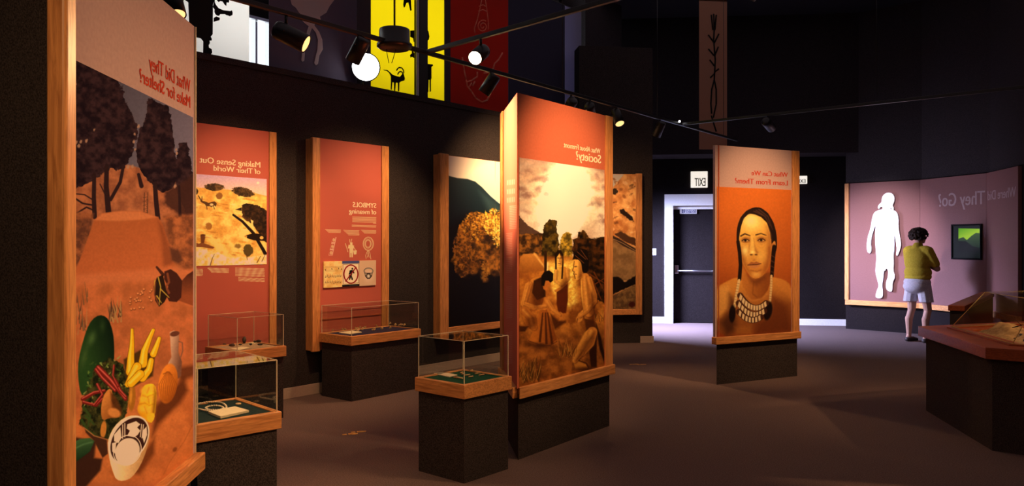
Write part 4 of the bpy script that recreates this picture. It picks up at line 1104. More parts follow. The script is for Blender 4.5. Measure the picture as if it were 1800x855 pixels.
# man at left bending over a hide
P.poly([(60, 340), (75, 270), (105, 210), (150, 200), (160, 260), (175, 320), (150, 380), (60, 370)], gr((214, 136, 54), (150, 80, 30), (80, 220), (170, 330)), 4, 1, 0, 8, 1)
P.poly([(118, 225), (160, 205), (178, 250), (180, 310), (135, 330), (108, 290)], (70, 36, 16), 5)
P.line([(85, 250), (60, 350), (120, 370), (178, 362)], 30, (216, 138, 56), 4, 1, 18)
P.poly([(165, 180), (190, 172), (215, 180), (222, 215), (200, 255), (185, 282), (168, 270), (160, 230)], (196, 112, 44), 3); P.poly([(158, 200), (175, 176), (200, 170), (222, 188), (220, 225), (206, 235), (196, 225), (180, 225), (172, 255), (158, 250)], (36, 20, 12), 3)
P.poly([(50, 360), (110, 400), (140, 440), (120, 490), (80, 480), (55, 430)], gr((204, 122, 44), (146, 76, 28), (60, 400), (130, 470)), 4, 1, 0, 8, 1)
P.line([(190, 335), (220, 380), (255, 410)], 26, (214, 132, 52), 4, 1, 16); P.ell(262, 412, 13, 20, (204, 122, 48), -20, 3)
P.poly([(150, 385), (185, 375), (215, 450), (240, 540), (210, 570), (150, 560), (90, 550), (110, 500)], gr((196, 112, 40), (150, 78, 28), (120, 500), (220, 500)), 3, 1, 0, 8)
for ln in ([(165, 400), (150, 550)], [(180, 400), (185, 560)], [(192, 400), (215, 560)]): P.line(ln, 7, (92, 44, 18), 4, .8, 14)
P.line([(88, 548), (150, 570), (205, 574), (240, 552)], 4, (120, 60, 24), 2, .8)
P.ell(175, 365, 17, 18, (206, 124, 48), 0, 3)
P.poly([(205, 400), (250, 440), (290, 440), (290, 450), (230, 490), (215, 450)], (92, 44, 18), 8, .8)
P.poly([(40, 470), (90, 470), (70, 500), (40, 500)], (84, 40, 18), 6, .8)
# kneeling man at right
P.poly([(370, 190), (400, 185), (425, 220), (440, 280), (452, 330), (440, 400), (450, 470), (400, 470), (385, 400), (372, 320), (368, 250)], gr((240, 168, 72), (160, 86, 32), (370, 300), (450, 320)), 3, 1, 0, 8, 1)
P.poly([(395, 200), (425, 225), (440, 330), (430, 400), (405, 390)], (226, 146, 62), 8, .6)
P.line([(405, 220), (425, 290), (440, 330), (400, 380), (365, 410)], 32, (220, 140, 56), 4, 1, 22); P.line([(436, 240), (455, 320), (440, 370)], 10, (110, 54, 22), 5, .8)
P.ell(362, 428, 16, 24, (214, 134, 54), 30, 3); P.line([(352, 430), (348, 450)], 6, (160, 90, 36), 2)
P.poly([(332, 115), (360, 110), (380, 150), (378, 200), (352, 225), (338, 215), (335, 180), (330, 160)], (236, 164, 70), 3, 1, 0, 8, 1)
P.poly([(360, 120), (382, 150), (378, 200), (352, 224), (356, 190)], (178, 104, 40), 8, .7); P.line([(336, 150), (346, 149)], 4, (70, 36, 16), 2.5, .8); P.line([(335, 190), (346, 191)], 4, (130, 62, 28), 3, .7); P.poly([(333, 150), (326, 172), (336, 176)], (232, 158, 66), 2)
P.poly([(325, 112), (340, 70), (370, 52), (400, 60), (415, 110), (410, 170), (395, 190), (378, 175), (372, 130), (355, 105)], (38, 22, 12), 3)
for ln in ([(350, 70), (395, 110)], [(370, 60), (405, 110)], [(340, 90), (385, 130)]): P.line(ln, 5, (170, 96, 48), 3, .7)
P.poly([(390, 430), (440, 440), (455, 480), (400, 500)], (108, 56, 24), 5)
P.poly([(395, 490), (440, 485), (440, 540), (380, 620), (340, 665), (322, 650), (330, 610), (365, 550)], gr((226, 146, 60), (170, 94, 36), (360, 560), (420, 600)), 3, 1, 0, 8, 1)
P.poly([(430, 490), (455, 520), (455, 690), (425, 690), (415, 610)], (74, 36, 16), 5); P.poly([(450, 450), (480, 540), (500, 640), (500, 680), (470, 590)], (58, 30, 14), 6)
P.poly([(330, 660), (370, 650), (410, 690), (400, 700), (340, 700)], (206, 128, 50), 4)
P.line([(360, 655), (400, 670), (412, 696)], 8, (90, 44, 18), 4, .8)
for cx, cy, n_, hh in ((100, 760, 40, 120), (300, 620, 26, 70), (480, 430, 16, 60), (70, 740, 20, 80)):
    for k in range(n_):
        rr = random.Random(k + cx); a_ = cx + rr.uniform(-45, 45); b_ = cy + rr.uniform(-20, 20)
        P.line([(a_, b_), (a_ + rr.uniform(-20, 30), b_ - rr.uniform(.4, 1) * hh)], 4, rr.choice([(112, 66, 26), (92, 56, 24), (206, 140, 62)]), 2, .7, 1)
def limb(pts, w0, w1, c=(212, 130, 52)):
    P.line([(x + 3, y + 3) for x, y in pts], w0 + 4, (110, 54, 22), 5, .5, w1 + 3)
    P.line(pts, w0, c, 4, .9, w1)
    P.line([(x + w0 * .2, y + 3) for x, y in pts], w0 * .4, (150, 80, 30), 6, .45, w1 * .4)
    P.line([(x - w0 * .16, y - 3) for x, y in pts], w0 * .35, (240, 168, 78), 6, .45, w1 * .35)
limb([(92, 244), (66, 346)], 30, 22); limb([(66, 348), (122, 368), (180, 361)], 22, 15)
limb([(192, 336), (222, 382), (258, 409)], 24, 14); limb([(66, 385), (106, 425), (118, 476)], 46, 34, (190, 110, 42))
limb([(236, 172), (233, 226), (262, 248)], 17, 12, (228, 156, 66)); limb([(297, 166), (301, 214), (272, 246)], 19, 13, (224, 150, 62))
limb([(394, 205), (402, 290), (412, 395)], 42, 52, (214, 132, 52)); limb([(414, 215), (442, 300), (444, 336)], 30, 25); limb([(444, 338), (406, 386), (364, 418)], 24, 16)
limb([(432, 500), (420, 560), (376, 612)], 54, 38); limb([(368, 612), (336, 654)], 36, 28)
P.line([(334, 122), (331, 150), (325, 172), (334, 178), (331, 190), (336, 200), (340, 214)], 4, (110, 58, 24), 2.5, .8)
for pts in ([(100, 250), (150, 210), (175, 300), (150, 375), (110, 370)], [(70, 420), (120, 410), (140, 440), (120, 485), (85, 480)], [(425, 260), (452, 320), (448, 470), (420, 470), (415, 380)], [(395, 540), (440, 500), (440, 545), (385, 620), (350, 660), (340, 650)], [(260, 235), (300, 200), (302, 240), (285, 285), (250, 300)], [(355, 200), (378, 170), (380, 200), (362, 225)]):
    P.poly(pts, (96, 46, 18), 14, .55, 0, 8, 1)
for ln in ([(75, 270), (105, 212), (150, 198)], [(372, 195), (368, 250), (372, 320), (386, 400)], [(322, 648), (330, 610), (365, 552), (395, 495)], [(50, 362), (55, 430), (80, 480)], [(228, 170), (230, 245)], [(92, 252), (66, 348), (120, 362)]):
    P.line(ln, 4, (110, 56, 22), 4, .4)
P.ell(150, 575, 80, 14, (84, 42, 18), 4, 12, .7); P.ell(400, 700, 70, 12, (84, 42, 18), 0, 10, .7)
P.tr(0, 0, 1); P.tex(.07, 3, 6)
P.sheet('painting', -.003, .001, P.material('camp_picture', WARM, .5, .2, .82, contrast=1.38), k2)
hd(K2, k2, 'What About Fremont', 1055, 991, 262, 270.5, M['cream_letters'])
hd(K2, k2, 'Society?', 1056, 1012.5, 273, 287.5, M['cream_letters'])
# text side of kiosk 2
P = Print(F2s, .13, L2s - .002, .478, 2.40, 240, 560, 0)
P.fill((192, 84, 50)); P.tr(880, 160, 6.0)
for k, (y, n_) in enumerate(((312, 5), (330, 5), (346, 6))):
    for q in range(n_): pass
P.tr(0, 0, 1)
for y, hgt in ((316, 9), (332, 9), (347, 9)):
    for k in range(5): P.line([(892 + k * 3, y + 2 - k * .5), (892 + k * 3, y + hgt - k * .3)], 1.1, (208, 140, 96), .8, .7)
for y in np.arange(362, 404, 3.0): P.line([(896, y + 1.2), (907, y)], 1.1, (204, 140, 96), .5, .75)
for y in np.arange(410, 448, 3.0): P.line([(890, y + 1.2), (900, y)], 1.1, (204, 140, 96), .5, .7)
for y in np.arange(452, 640, 3.2):
    P.line([(890, y + 2), (900, y + .6)], 1.1, (204, 140, 96), .5, .6 if int(y / 20) % 4 else .1)
m_ = P.material('side_text_print', WARM, .6, .15, contrast=1.08); 
fo = P.sheet('text_panel', 0, .03, m_, None)
bm = bmesh.new(); bm.from_mesh(fo.data)
for v in bm.verts:
    if v.co.y > .02 and v.co.x > L2s - .01: v.co.x -= .032
rel(bm, F2s, K2); bm.to_mesh(fo.data); bm.free(); fo.parent = k2

# ---- kiosk 3: portrait
P = Print(K3, K3.x_at(1260), K3.x_at(1390.5), .478, K3.hit(1390, 334, -.003)[1], 360, 620, -.003)
P.tr(1255, 340, 3.1667)
P.fill(gr((206, 92, 26), (150, 58, 18), (150, 60), (400, 700)))
P.ell(230, 330, 230, 330, (196, 92, 28), 0, 120, .55); P.ell(60, 600, 120, 140, (160, 62, 18), 0, 80, .6)
skin = (226, 140, 48)
# shoulders
P.poly([(10, 600), (20, 520), (70, 490), (130, 465), (200, 480), (320, 465), (390, 480), (430, 515), (450, 640), (450, 820), (10, 820)], gr((214, 120, 40), (132, 58, 20), (180, 500), (250, 790)), 5, 1, 0, 8, 1)
P.poly([(20, 520), (80, 510), (95, 560), (85, 640), (40, 690), (10, 700)], (226, 136, 52), 16, .8); P.poly([(340, 480), (400, 490), (436, 530), (440, 610), (400, 560), (350, 530)], (206, 112, 38), 14, .8)
P.poly([(85, 560), (120, 600), (130, 760), (70, 800), (30, 720), (80, 650)], (84, 38, 16), 26, .8); P.poly([(320, 560), (420, 620), (436, 780), (220, 800), (230, 720), (300, 680)], (112, 46, 16), 30, .75)
P.poly([(110, 740), (210, 730), (220, 790), (120, 790)], (176, 92, 30), 16, .6)
# hair mass behind
P.poly([(125, 240), (130, 180), (150, 130), (185, 95), (225, 78), (262, 80), (300, 110), (330, 160), (348, 220), (352, 290), (345, 330), (335, 300), (320, 240), (150, 240), (142, 300), (138, 330), (128, 290)], (46, 24, 14), 3, 1, 0, 8, 1)
# neck
P.poly([(160, 400), (190, 470), (310, 440), (322, 470), (300, 540), (260, 590), (205, 590), (160, 520), (150, 440)], gr((196, 104, 34), (150, 70, 22), (170, 480), (290, 480)), 4)
P.poly([(185, 450), (225, 480), (300, 440), (290, 480), (235, 520), (200, 490)], (120, 54, 20), 16, .7); P.line([(222, 490), (215, 560), (240, 580)], 6, (120, 54, 18), 6, .6)
P.line([(160, 560), (215, 600), (270, 585), (300, 560)], 8, (206, 116, 44), 8, .7)
# ear, face
P.poly([(318, 285), (335, 262), (345, 275), (342, 320), (330, 350), (318, 350)], (206, 116, 40), 3, 1, 0, 8, 1); P.line([(325, 290), (335, 285), (332, 325)], 5, (120, 56, 20), 4, .7)
P.poly([(136, 265), (145, 200), (165, 140), (195, 112), (250, 118), (290, 150), (312, 205), (320, 280), (318, 350), (308, 410), (280, 455), (240, 478), (208, 470), (175, 425), (150, 370), (140, 320)], gr((232, 154, 56), (206, 112, 36), (210, 200), (310, 420)), 3.5, 1, 0, 8, 1)
P.ell(212, 165, 50, 44, (250, 188, 84), 0, 34, .8); P.ell(180, 340, 26, 40, (236, 158, 62), 0, 24, .6); P.ell(262, 350, 36, 44, (238, 160, 62), 0, 28, .6)
P.poly([(140, 300), (160, 300), (185, 400), (210, 460), (178, 430), (150, 372)], (160, 80, 26), 16, .7); P.poly([(300, 300), (320, 290), (315, 380), (285, 450), (280, 420), (300, 370)], (168, 82, 26), 14, .7)
P.ell(235, 452, 26, 16, (236, 158, 64), 0, 14, .7); P.line([(205, 430), (238, 436), (262, 428)], 7, (150, 72, 26), 7, .7)
# brows and eyes
P.line([(150, 238), (172, 226), (200, 236)], 9, (66, 32, 14), 3.5, .85, 6); P.line([(234, 232), (262, 224), (290, 234)], 7, (66, 32, 14), 3.5, .85, 5)
for ex, ey in ((176, 264), (264, 262)):
    P.ell(ex, ey - 4, 25, 16, (140, 66, 24), 0, 10, .75); P.ell(ex, ey, 16, 5.5, (206, 150, 84), 0, 2.5, .8); P.ell(ex - 1, ey - .5, 7, 6, (40, 20, 10), 0, 2)
    P.line([(ex - 20, ey + 1), (ex - 6, ey - 8), (ex + 8, ey - 8), (ex + 21, ey)], 4.5, (52, 24, 12), 2, .95); P.line([(ex - 16, ey + 7), (ex, ey + 10), (ex + 17, ey + 6)], 2.5, (150, 74, 28), 2.5, .8); P.line([(ex - 18, ey + 20), (ex, ey + 24), (ex + 16, ey + 18)], 3, (176, 92, 34), 5, .5)
# nose, mouth
P.poly([(205, 240), (222, 240), (228, 300), (244, 330), (236, 345), (198, 340), (200, 310)], (238, 164, 66), 9, .7)
P.poly([(222, 250), (230, 300), (248, 330), (238, 345), (228, 320)], (168, 86, 30), 8, .7); P.ell(208, 342, 8, 4, (92, 40, 16), 0, 3, .85); P.ell(234, 342, 8, 4, (92, 40, 16), 0, 3, .85); P.ell(214, 328, 10, 8, (252, 192, 92), 0, 7, .8)
P.line([(200, 240), (198, 290), (192, 330)], 6, (160, 84, 30), 7, .55)
P.poly([(186, 398), (208, 382), (222, 386), (236, 380), (262, 392), (240, 398), (210, 402)], (166, 84, 36), 3.5, .85); P.poly([(190, 400), (222, 402), (260, 394), (248, 412), (224, 418), (202, 412)], (200, 112, 52), 4, .9)
P.line([(188, 400), (214, 399), (238, 398), (262, 392)], 3.5, (84, 34, 16), 2, .95); P.ell(224, 372, 8, 7, (180, 98, 38), 0, 6, .6)
P.ell(205, 150, 34, 26, (255, 208, 112), 0, 24, .6); P.ell(172, 320, 18, 22, (255, 204, 104), 0, 16, .6); P.poly([(290, 180), (322, 230), (324, 340), (300, 420), (262, 466), (280, 400), (296, 330)], (150, 72, 24), 20, .6)
# hair front
P.poly([(196, 112), (222, 80), (262, 82), (302, 112), (332, 165), (346, 220), (336, 262), (322, 282), (314, 220), (296, 165), (262, 132), (228, 118)], (44, 22, 13), 3, 1, 0, 8)
P.poly([(198, 110), (165, 140), (150, 185), (140, 245), (138, 300), (128, 270), (128, 210), (148, 135), (180, 98), (215, 82)], (44, 22, 13), 3)
for ln in ([(235, 95), (285, 130), (312, 180)], [(250, 90), (300, 130), (325, 200)], [(222, 100), (270, 122)], [(300, 180), (318, 230), (322, 262)]): P.line(ln, 6, (150, 84, 44), 5, .6, 3)
P.line([(134, 270), (143, 330), (148, 400), (142, 480)], 19, (40, 20, 12), 3, 1, 20); P.line([(336, 300), (331, 340), (326, 400), (322, 460)], 24, (40, 20, 12), 3, 1, 20)
for y in (345, 375, 405, 435): P.line([(318, y), (338, y + 12)], 5, (140, 76, 38), 4, .6)
P.line([(140, 485), (128, 550), (114, 632)], 15, (226, 160, 84), 2.5, 1, 15); P.line([(320, 460), (318, 530), (312, 600)], 13, (220, 152, 78), 2.5, 1, 13)
for k in range(9):
    P.line([(133 - k * 2.6 - 8, 500 + k * 15), (133 - k * 2.6 + 8, 503 + k * 15)], 2, (150, 88, 40), 1.5, .7); P.line([(312 - k * .6, 475 + k * 14), (326 - k * .6, 477 + k * 14)], 2, (150, 88, 40), 1.5, .7)
P.ell(102, 672, 18, 48, (34, 16, 10), 4, 4); P.ell(300, 655, 24, 52, (34, 16, 10), 10, 5)
for x0, y0, x1_, y1_, sag, n_ in ((146, 570, 290, 612, 46, 10), (138, 612, 280, 655, 40, 9), (140, 660, 260, 690, 30, 7)):
    P.line([(x0 + (x1_ - x0) * t, y0 + (y1_ - y0) * t + sag * 4 * t * (1 - t)) for t in np.linspace(0, 1, 14)], 34, (80, 36, 16), 3, .9)
    for k in range(n_):
        t = (k + .5) / n_; x = x0 + (x1_ - x0) * t; y = y0 + (y1_ - y0) * t + sag * 4 * t * (1 - t); sl = ((y1_ - y0) + sag * 4 * (1 - 2 * t)) / (x1_ - x0)
        a_ = math.degrees(math.atan(sl)); h_ = 6.2; dx, dy = 6.0, 14
        P.poly([(x - dx, y - dy - sl * dx), (x + dx, y - dy + sl * dx), (x + dx - sl * 6, y + dy + sl * dx), (x - dx - sl * 6, y + dy - sl * dx)], (228, 166, 96), 1.8)
P.tr(0, 0, 1); P.tex(.05, 2.5, 8)
P.sheet('painting', -.003, .001, P.material('portrait_picture', WARM, .45, .25, 1.0, contrast=1.12), k3)
hd(K3, k3, 'What Can We', 1384.5, 1321, 303.5, 311.5, M['red_letters'])
hd(K3, k3, 'Learn From Them?', 1384.5, 1292, 317.5, 326.5, M['red_letters'])

# ---- wall panel 1: making sense
OR = (194, 84, 52); TX = (232, 176, 104)
P = Print(KP1, .07, sx1, .42, 2.40, 420, 560, 0); P.fill(OR)
P.tr(340, 290, 4.07)
for y in (738, 747, 756, 765, 774, 783, 792): P.block(278, y, 508, .03, 1, 9, 4.5, TX, y, .95, .9)
for y in (808, 818, 828): P.block(290, y, 508, .03, 1, 9, 4.5, TX, y, .95, .85)
for y in (740, 749, 758, 767): P.block(95 + (y - 740), y, 252, .03, 1, 9, 5, TX, y + 1, .95, .95)
for y in (744, 753, 762, 771, 780, 789): P.block(-60, y, 66, .03, 1, 9, 5, TX, y + 2, .95, .95)
P.tr(0, 0, 1)
P.sheet('panel_face', 0, .03, P.material('making_sense_print', WARM, .6, .15, .9, contrast=1.12), wp1)
P = Print(KP1, .09, KP1.x_at(468.5), KP1.hit(468, 465, -.003)[1], KP1.hit(468, 315, -.003)[1], 420, 320, -.003)
P.tr(340, 290, 4.07)
P.fill(nz((226, 152, 62), (252, 196, 96), 60, 40))
P.poly([(-400, 40), (530, 90), (530, 225), (430, 200), (280, 180), (0, 160), (-400, 140)], gr((206, 152, 138), (232, 176, 128), (250, 80), (250, 200)), 3)
for k in range(70):
    rr = random.Random(k + 700); a_, b_ = rr.uniform(-100, 525), rr.uniform(210, 700)
    P.ell(a_, b_, rr.uniform(10, 40), rr.uniform(4, 10), rr.choice([(214, 136, 46), (255, 214, 120), (196, 116, 40)]), 6, 4, .55, 4, 8)
bush = nz((64, 42, 22), (128, 84, 40), 14, 41)
P.ell(150, 160, 70, 26, bush, 4, 2, 1, 6, 10); P.ell(355, 195, 80, 32, bush, 12, 2, 1, 6, 10); P.ell(185, 222, 24, 24, (156, 96, 40), 0, 4, .9, 5, 8); P.ell(10, 190, 24, 26, bush, 0, 2, 1, 4, 8); P.ell(110, 440, 24, 26, (176, 108, 44), 0, 4, .85, 6, 8)
P.ell(462, 129, 9, 8, (255, 226, 190), 0, 2)
P.poly([(48, 248), (70, 258), (110, 272), (150, 262), (168, 275), (160, 300), (150, 292), (130, 302), (118, 296), (95, 298), (80, 280), (55, 268)], (104, 62, 26), 2, 1, 3, 6); P.line([(36, 222), (52, 250)], 6, (84, 50, 24), 2); P.line([(62, 228), (60, 252)], 5, (84, 50, 24), 2); P.line([(95, 298), (98, 318)], 4, (84, 50, 24), 2); P.line([(145, 298), (150, 316)], 4, (84, 50, 24), 2); P.ell(130, 285, 14, 10, (236, 190, 120), 0, 3, .8)
P.poly([(345, 290), (380, 275), (460, 290), (530, 330), (530, 560), (500, 540), (470, 490), (420, 420), (380, 400), (352, 370)], nz((40, 24, 14), (92, 56, 28), 16, 42), 3, 1, 6, 10)
P.poly([(300, 320), (345, 305), (345, 330)], (64, 38, 20), 3)
P.poly([(410, 390), (430, 400), (425, 440), (450, 480), (440, 490), (415, 450)], (240, 190, 100), 3, .9); P.line([(352, 370), (385, 400), (410, 380)], 12, (110, 66, 30), 4, .8)
P.poly([(375, 505), (430, 490), (480, 495), (520, 520), (510, 545), (430, 540), (385, 525)], (48, 28, 16), 3); P.ell(488, 522, 14, 12, (236, 170, 80), 0, 3); P.ell(375, 512, 10, 7, (210, 140, 60), 0, 3)
P.line([(285, 358), (350, 405), (430, 490), (500, 610), (526, 660)], 14, (44, 26, 16), 3, 1, 26)
P.poly([(-60, 535), (40, 565), (60, 555), (100, 570), (150, 590), (140, 600), (60, 590), (-60, 585)], (150, 84, 40), 3); P.poly([(50, 510), (80, 500), (85, 520), (75, 560), (55, 560)], (128, 70, 34), 2); P.ell(68, 504, 18, 7, (110, 60, 28), 0, 2)
P.poly([(-80, 600), (150, 605), (240, 660), (400, 660), (530, 640), (530, 740), (-80, 740)], nz((236, 176, 78), (255, 232, 150), 22, 43), 8, .9)
P.ell(392, 612, 34, 44, (110, 80, 34), 0, 3, .95, 6, 10); P.ell(318, 582, 24, 16, (150, 104, 44), 0, 5, .8, 5, 8)
for ln in ([(120, 720), (135, 670), (150, 640)], [(455, 700), (480, 655)], [(490, 690), (510, 650)], [(380, 640), (385, 680)]): P.line(ln, 6, (110, 64, 28), 2.5, .9, 3)
P.tr(0, 0, 1); P.tex(.06, 2, 9)
P.sheet('painting', -.003, .001, P.material('desert_hunt_picture', WARM, .45, .25, .95), wp1)
hd(KP1, wp1, 'Making Sense Out', 457.3, 351, 285, 294.8, M['cream_letters'])
hd(KP1, wp1, 'of Their World', 457.3, 375.5, 297.5, 306.5, M['cream_letters'])

# ---- wall panel 2: symbols
P = Print(KP2, sl2, sr2, .42, 2.40, 400, 900, 0); P.fill(OR); P.tr(540, 340, 4.75)
for y in (197, 207, 217, 227, 237): P.block(372, y, 575, .03, 1, 9, 4.2, TX, y, .9, .97)
P.block(552, 250, 575, .03, 1, 9, 4.2, TX, 3, .9, 1)
for y in (266, 276): P.block(372, y, 575, .03, 1, 9, 4.2, TX, y, .9, .99)
for x0, x1_, ys in ((444, 575, (308, 316, 324, 332)), (295, 434, (308, 316, 324, 332, 340, 348)), (144, 280, (302, 310, 318, 326))):
    for q, y in enumerate(ys): P.block(x0 + q * 9, y, x1_, .03, 1, 9, 3.8, TX, y + x0, .9, .95)
P.ring(510, 422, 43, 56, 5, TX); P.ring(510, 422, 36, 48, 2.5, TX); P.ring(508, 422, 26, 36, 4, TX); P.ring(508, 422, 20, 29, 4, TX)
for ln in ([(505, 478), (495, 500), (488, 520), (492, 548)], [(515, 478), (525, 505), (528, 525), (532, 550)], [(508, 478), (512, 510), (500, 535)], [(512, 478), (505, 505), (518, 535)]): P.line(ln, 4, TX, 1)
P.poly([(345, 430), (358, 432), (358, 410), (378, 410), (378, 432), (392, 438), (385, 470), (380, 535), (370, 535), (368, 500), (362, 500), (364, 535), (354, 535), (352, 460), (340, 462)], TX, 1.2)
for ln in ([(356, 408), (354, 385)], [(368, 405), (372, 382)], [(318, 420), (332, 460), (340, 490)], [(388, 450), (400, 470), (405, 480)], [(385, 480), (412, 478)], [(388, 485), (392, 510), (408, 508), (412, 480)]): P.line(ln, 5, TX, 1)
P.poly([(388, 484), (412, 480), (408, 508), (392, 510)], TX, 1)
P.poly([(212, 370), (245, 366), (212, 520), (178, 520)], (226, 150, 100), 1.5)
for cx, cy in ((222, 390), (211, 445), (199, 498)):
    P.poly([(cx - 12, cy - 22), (cx + 14, cy - 22), (cx + 8, cy + 18), (cx - 16, cy + 18)], OR, 1.2); P.ring(cx, cy, 8, 12, 4, TX); P.ell(cx, cy, 4, 6, TX)
P.tr(0, 0, 1)
P.sheet('panel_face', 0, .03, P.material('symbols_print', WARM, .6, .15, .9, contrast=1.12), wp2)
bx0, bzt = KP2.hit(569.5, 460, -.014); bx1 = KP2.x_at(661, -.014); bzb = KP2.hit(661, 501.5, -.014)[1]
P = Print(KP2, bx0, bx1, bzb, bzt, 420, 260, -.014); P.tr(540, 340, 4.75)
P.fill((214, 158, 106))
P.poly([(130, 560), (292, 560), (292, 810), (130, 810)], nz((222, 158, 78), (240, 182, 104), 30, 50), 1)
for y0 in (612, 640, 690, 742):
    for k in range(4): P.line([(150, y0 + k * 5), (286, y0 - 4 + k * 5)], 1.1, (150, 96, 48), .7, .7)
for k in range(20):
    rr = random.Random(k); a_ = 152 + (k % 10) * 14; b_ = (700 if k < 10 else 748) - (a_ - 152) * .03 + rr.uniform(-6, 6)
    P.ell(a_, b_, 3, 2.4, (60, 34, 20)); P.line([(a_ + 2.5, b_), (a_ + 2.5, b_ - 16)], 1.4, (60, 34, 20), .6)
for a_, b_ in ((152, 635), (205, 628), (262, 624), (284, 630)): P.line([(a_, b_), (a_ + 2, b_ + 9)], 5, (70, 40, 24), 1)
P.poly([(292, 560), (436, 555), (436, 586), (292, 590)], (92, 84, 96), 1); P.poly([(292, 765), (436, 758), (436, 778), (292, 786)], (26, 18, 16), 1)
P.block(305, 775, 425, -.05, 1, 8, 4, (150, 120, 90), 4, .5)
P.poly([(297, 592), (432, 586), (433, 752), (297, 766)], (246, 214, 128), 2); P.line([(300, 596), (429, 590), (430, 748), (301, 760)], 2.5, (120, 52, 34), 1, 1, closed=True)
P.poly([(370, 640), (385, 645), (395, 665), (390, 672), (378, 660), (372, 690), (382, 715), (380, 726), (370, 722), (366, 700), (358, 722), (348, 724), (352, 700), (362, 670), (360, 650)], (26, 18, 16), 1.2); P.ell(377, 631, 7, 8, (26, 18, 16)); P.line([(365, 648), (350, 670), (352, 690)], 6, (26, 18, 16), 1.2); P.poly([(352, 648), (364, 640), (366, 672), (354, 676)], (26, 18, 16), 1)
P.line([(322, 735), (408, 618)], 9, (150, 26, 24), 1.2); P.ring(365, 676, 58, 76, 10, (150, 26, 24), 0, 48)
P.ell(512, 690, 40, 60, (226, 172, 122), 0, 20, .7); P.ring(512, 650, 36, 24, 9, (110, 84, 60)); P.ring(512, 650, 34, 22, 3, (196, 160, 116)); P.poly([(478, 665), (546, 665), (540, 695), (522, 716), (502, 716), (484, 695)], (92, 66, 46), 3); P.ell(512, 692, 15, 16, (176, 140, 100)); P.ell(512, 692, 8, 9, (226, 200, 160)); P.ring(512, 692, 20, 21, 3, (50, 34, 26)); P.ell(490, 676, 7, 9, (176, 136, 96), 0, 3); P.ell(534, 676, 7, 9, (176, 136, 96), 0, 3)
P.line([(434, 556), (436, 770)], 1.5, (140, 90, 60), 1)
P.tr(0, 0, 1)
P.sheet('picture_board', -.014, 0, P.material('symbols_board_picture', WARM, .45, .25), wp2)
hd(KP2, wp2, 'SYMBOLS', 661, 620, 357.5, 366, M['cream_letters'])
hd(KP2, wp2, 'of meaning', 661, 613.5, 369, 377.2, M['cream_letters'])

# ---- mural, first section: golden tree below a dark hill
P = Print(KM, sm, LM1, .49, 2.385, 460, 420, 0); P.tr(770, 260, 2.5154)
P.fill((20, 14, 14))
P.poly([(40, 20), (900, 60), (900, 420), (40, 420)], gr((196, 150, 112), (238, 196, 136), (60, 60), (230, 150)), 2)
P.ell(268, 190, 130, 90, (255, 226, 160), 20, 70, .9); P.ell(285, 215, 60, 60, (255, 246, 214), 0, 40, 1)
P.poly([(20, 110), (50, 125), (85, 134), (130, 138), (165, 150), (195, 175), (230, 212), (262, 240), (290, 262), (420, 330), (700, 360), (700, 520), (20, 520)], gr((44, 54, 46), (20, 22, 22), (250, 240), (70, 420)), 2)
P.poly([(180, 190), (225, 215), (262, 242), (300, 275), (300, 310), (220, 280)], (74, 82, 66), 16, .7)
P.poly([(20, 380), (120, 300), (700, 420), (700, 960), (20, 960)], (20, 14, 14), 40)
def foliage(cx, cy, rx, ry, n_, sd, cols):
    rr = random.Random(sd)
    for k in range(n_ * 4):
        a_ = rr.uniform(0, 2 * PI); q = rr.random() ** .6
        P.ell(cx + rx * q * math.cos(a_), cy + ry * q * math.sin(a_), rr.uniform(2.5, 7), rr.uniform(2, 5), rr.choice(cols), rr.uniform(0, 90), 1.5, .8, 2.5, 4)
G1 = [(206, 132, 38), (184, 106, 30), (226, 158, 56), (120, 66, 22), (90, 48, 18)]
P.poly([(160, 290), (200, 285), (240, 275), (290, 280), (420, 340), (430, 560), (300, 600), (150, 600), (80, 560), (60, 500), (80, 420), (100, 330)], nz((60, 34, 14), (190, 112, 36), 22, 60), 3, 1, 14, 22)
foliage(165, 350, 60, 70, 90, 1, G1); foliage(245, 330, 50, 60, 80, 2, [(240, 176, 60), (252, 198, 84), (214, 138, 42), (170, 98, 30)]); foliage(110, 440, 45, 70, 60, 3, [(150, 84, 28), (176, 102, 32), (96, 52, 20)]); foliage(150, 520, 70, 60, 40, 4, [(110, 60, 22), (70, 38, 16), (150, 86, 30)])
foliage(210, 560, 24, 60, 24, 5, [(206, 132, 44), (160, 96, 34)]); foliage(110, 610, 30, 20, 14, 6, [(190, 120, 40), (130, 74, 26)]); foliage(272, 390, 30, 60, 30, 7, [(255, 206, 92), (226, 150, 50)]); foliage(340, 420, 70, 110, 90, 8, G1)
P.poly([(60, 600), (160, 560), (185, 540), (200, 600), (235, 560), (700, 620), (700, 960), (20, 960), (20, 650)], (16, 10, 10), 14, .95, 14, 26)
P.line([(253, 60), (252, 620)], 1.6, (120, 80, 50), 1, .5)
P.tr(0, 0, 1)
P.sheet('photo_print', 0, .02, P.material('golden_tree_picture', WARM, .4, .3, 1.0), mur)
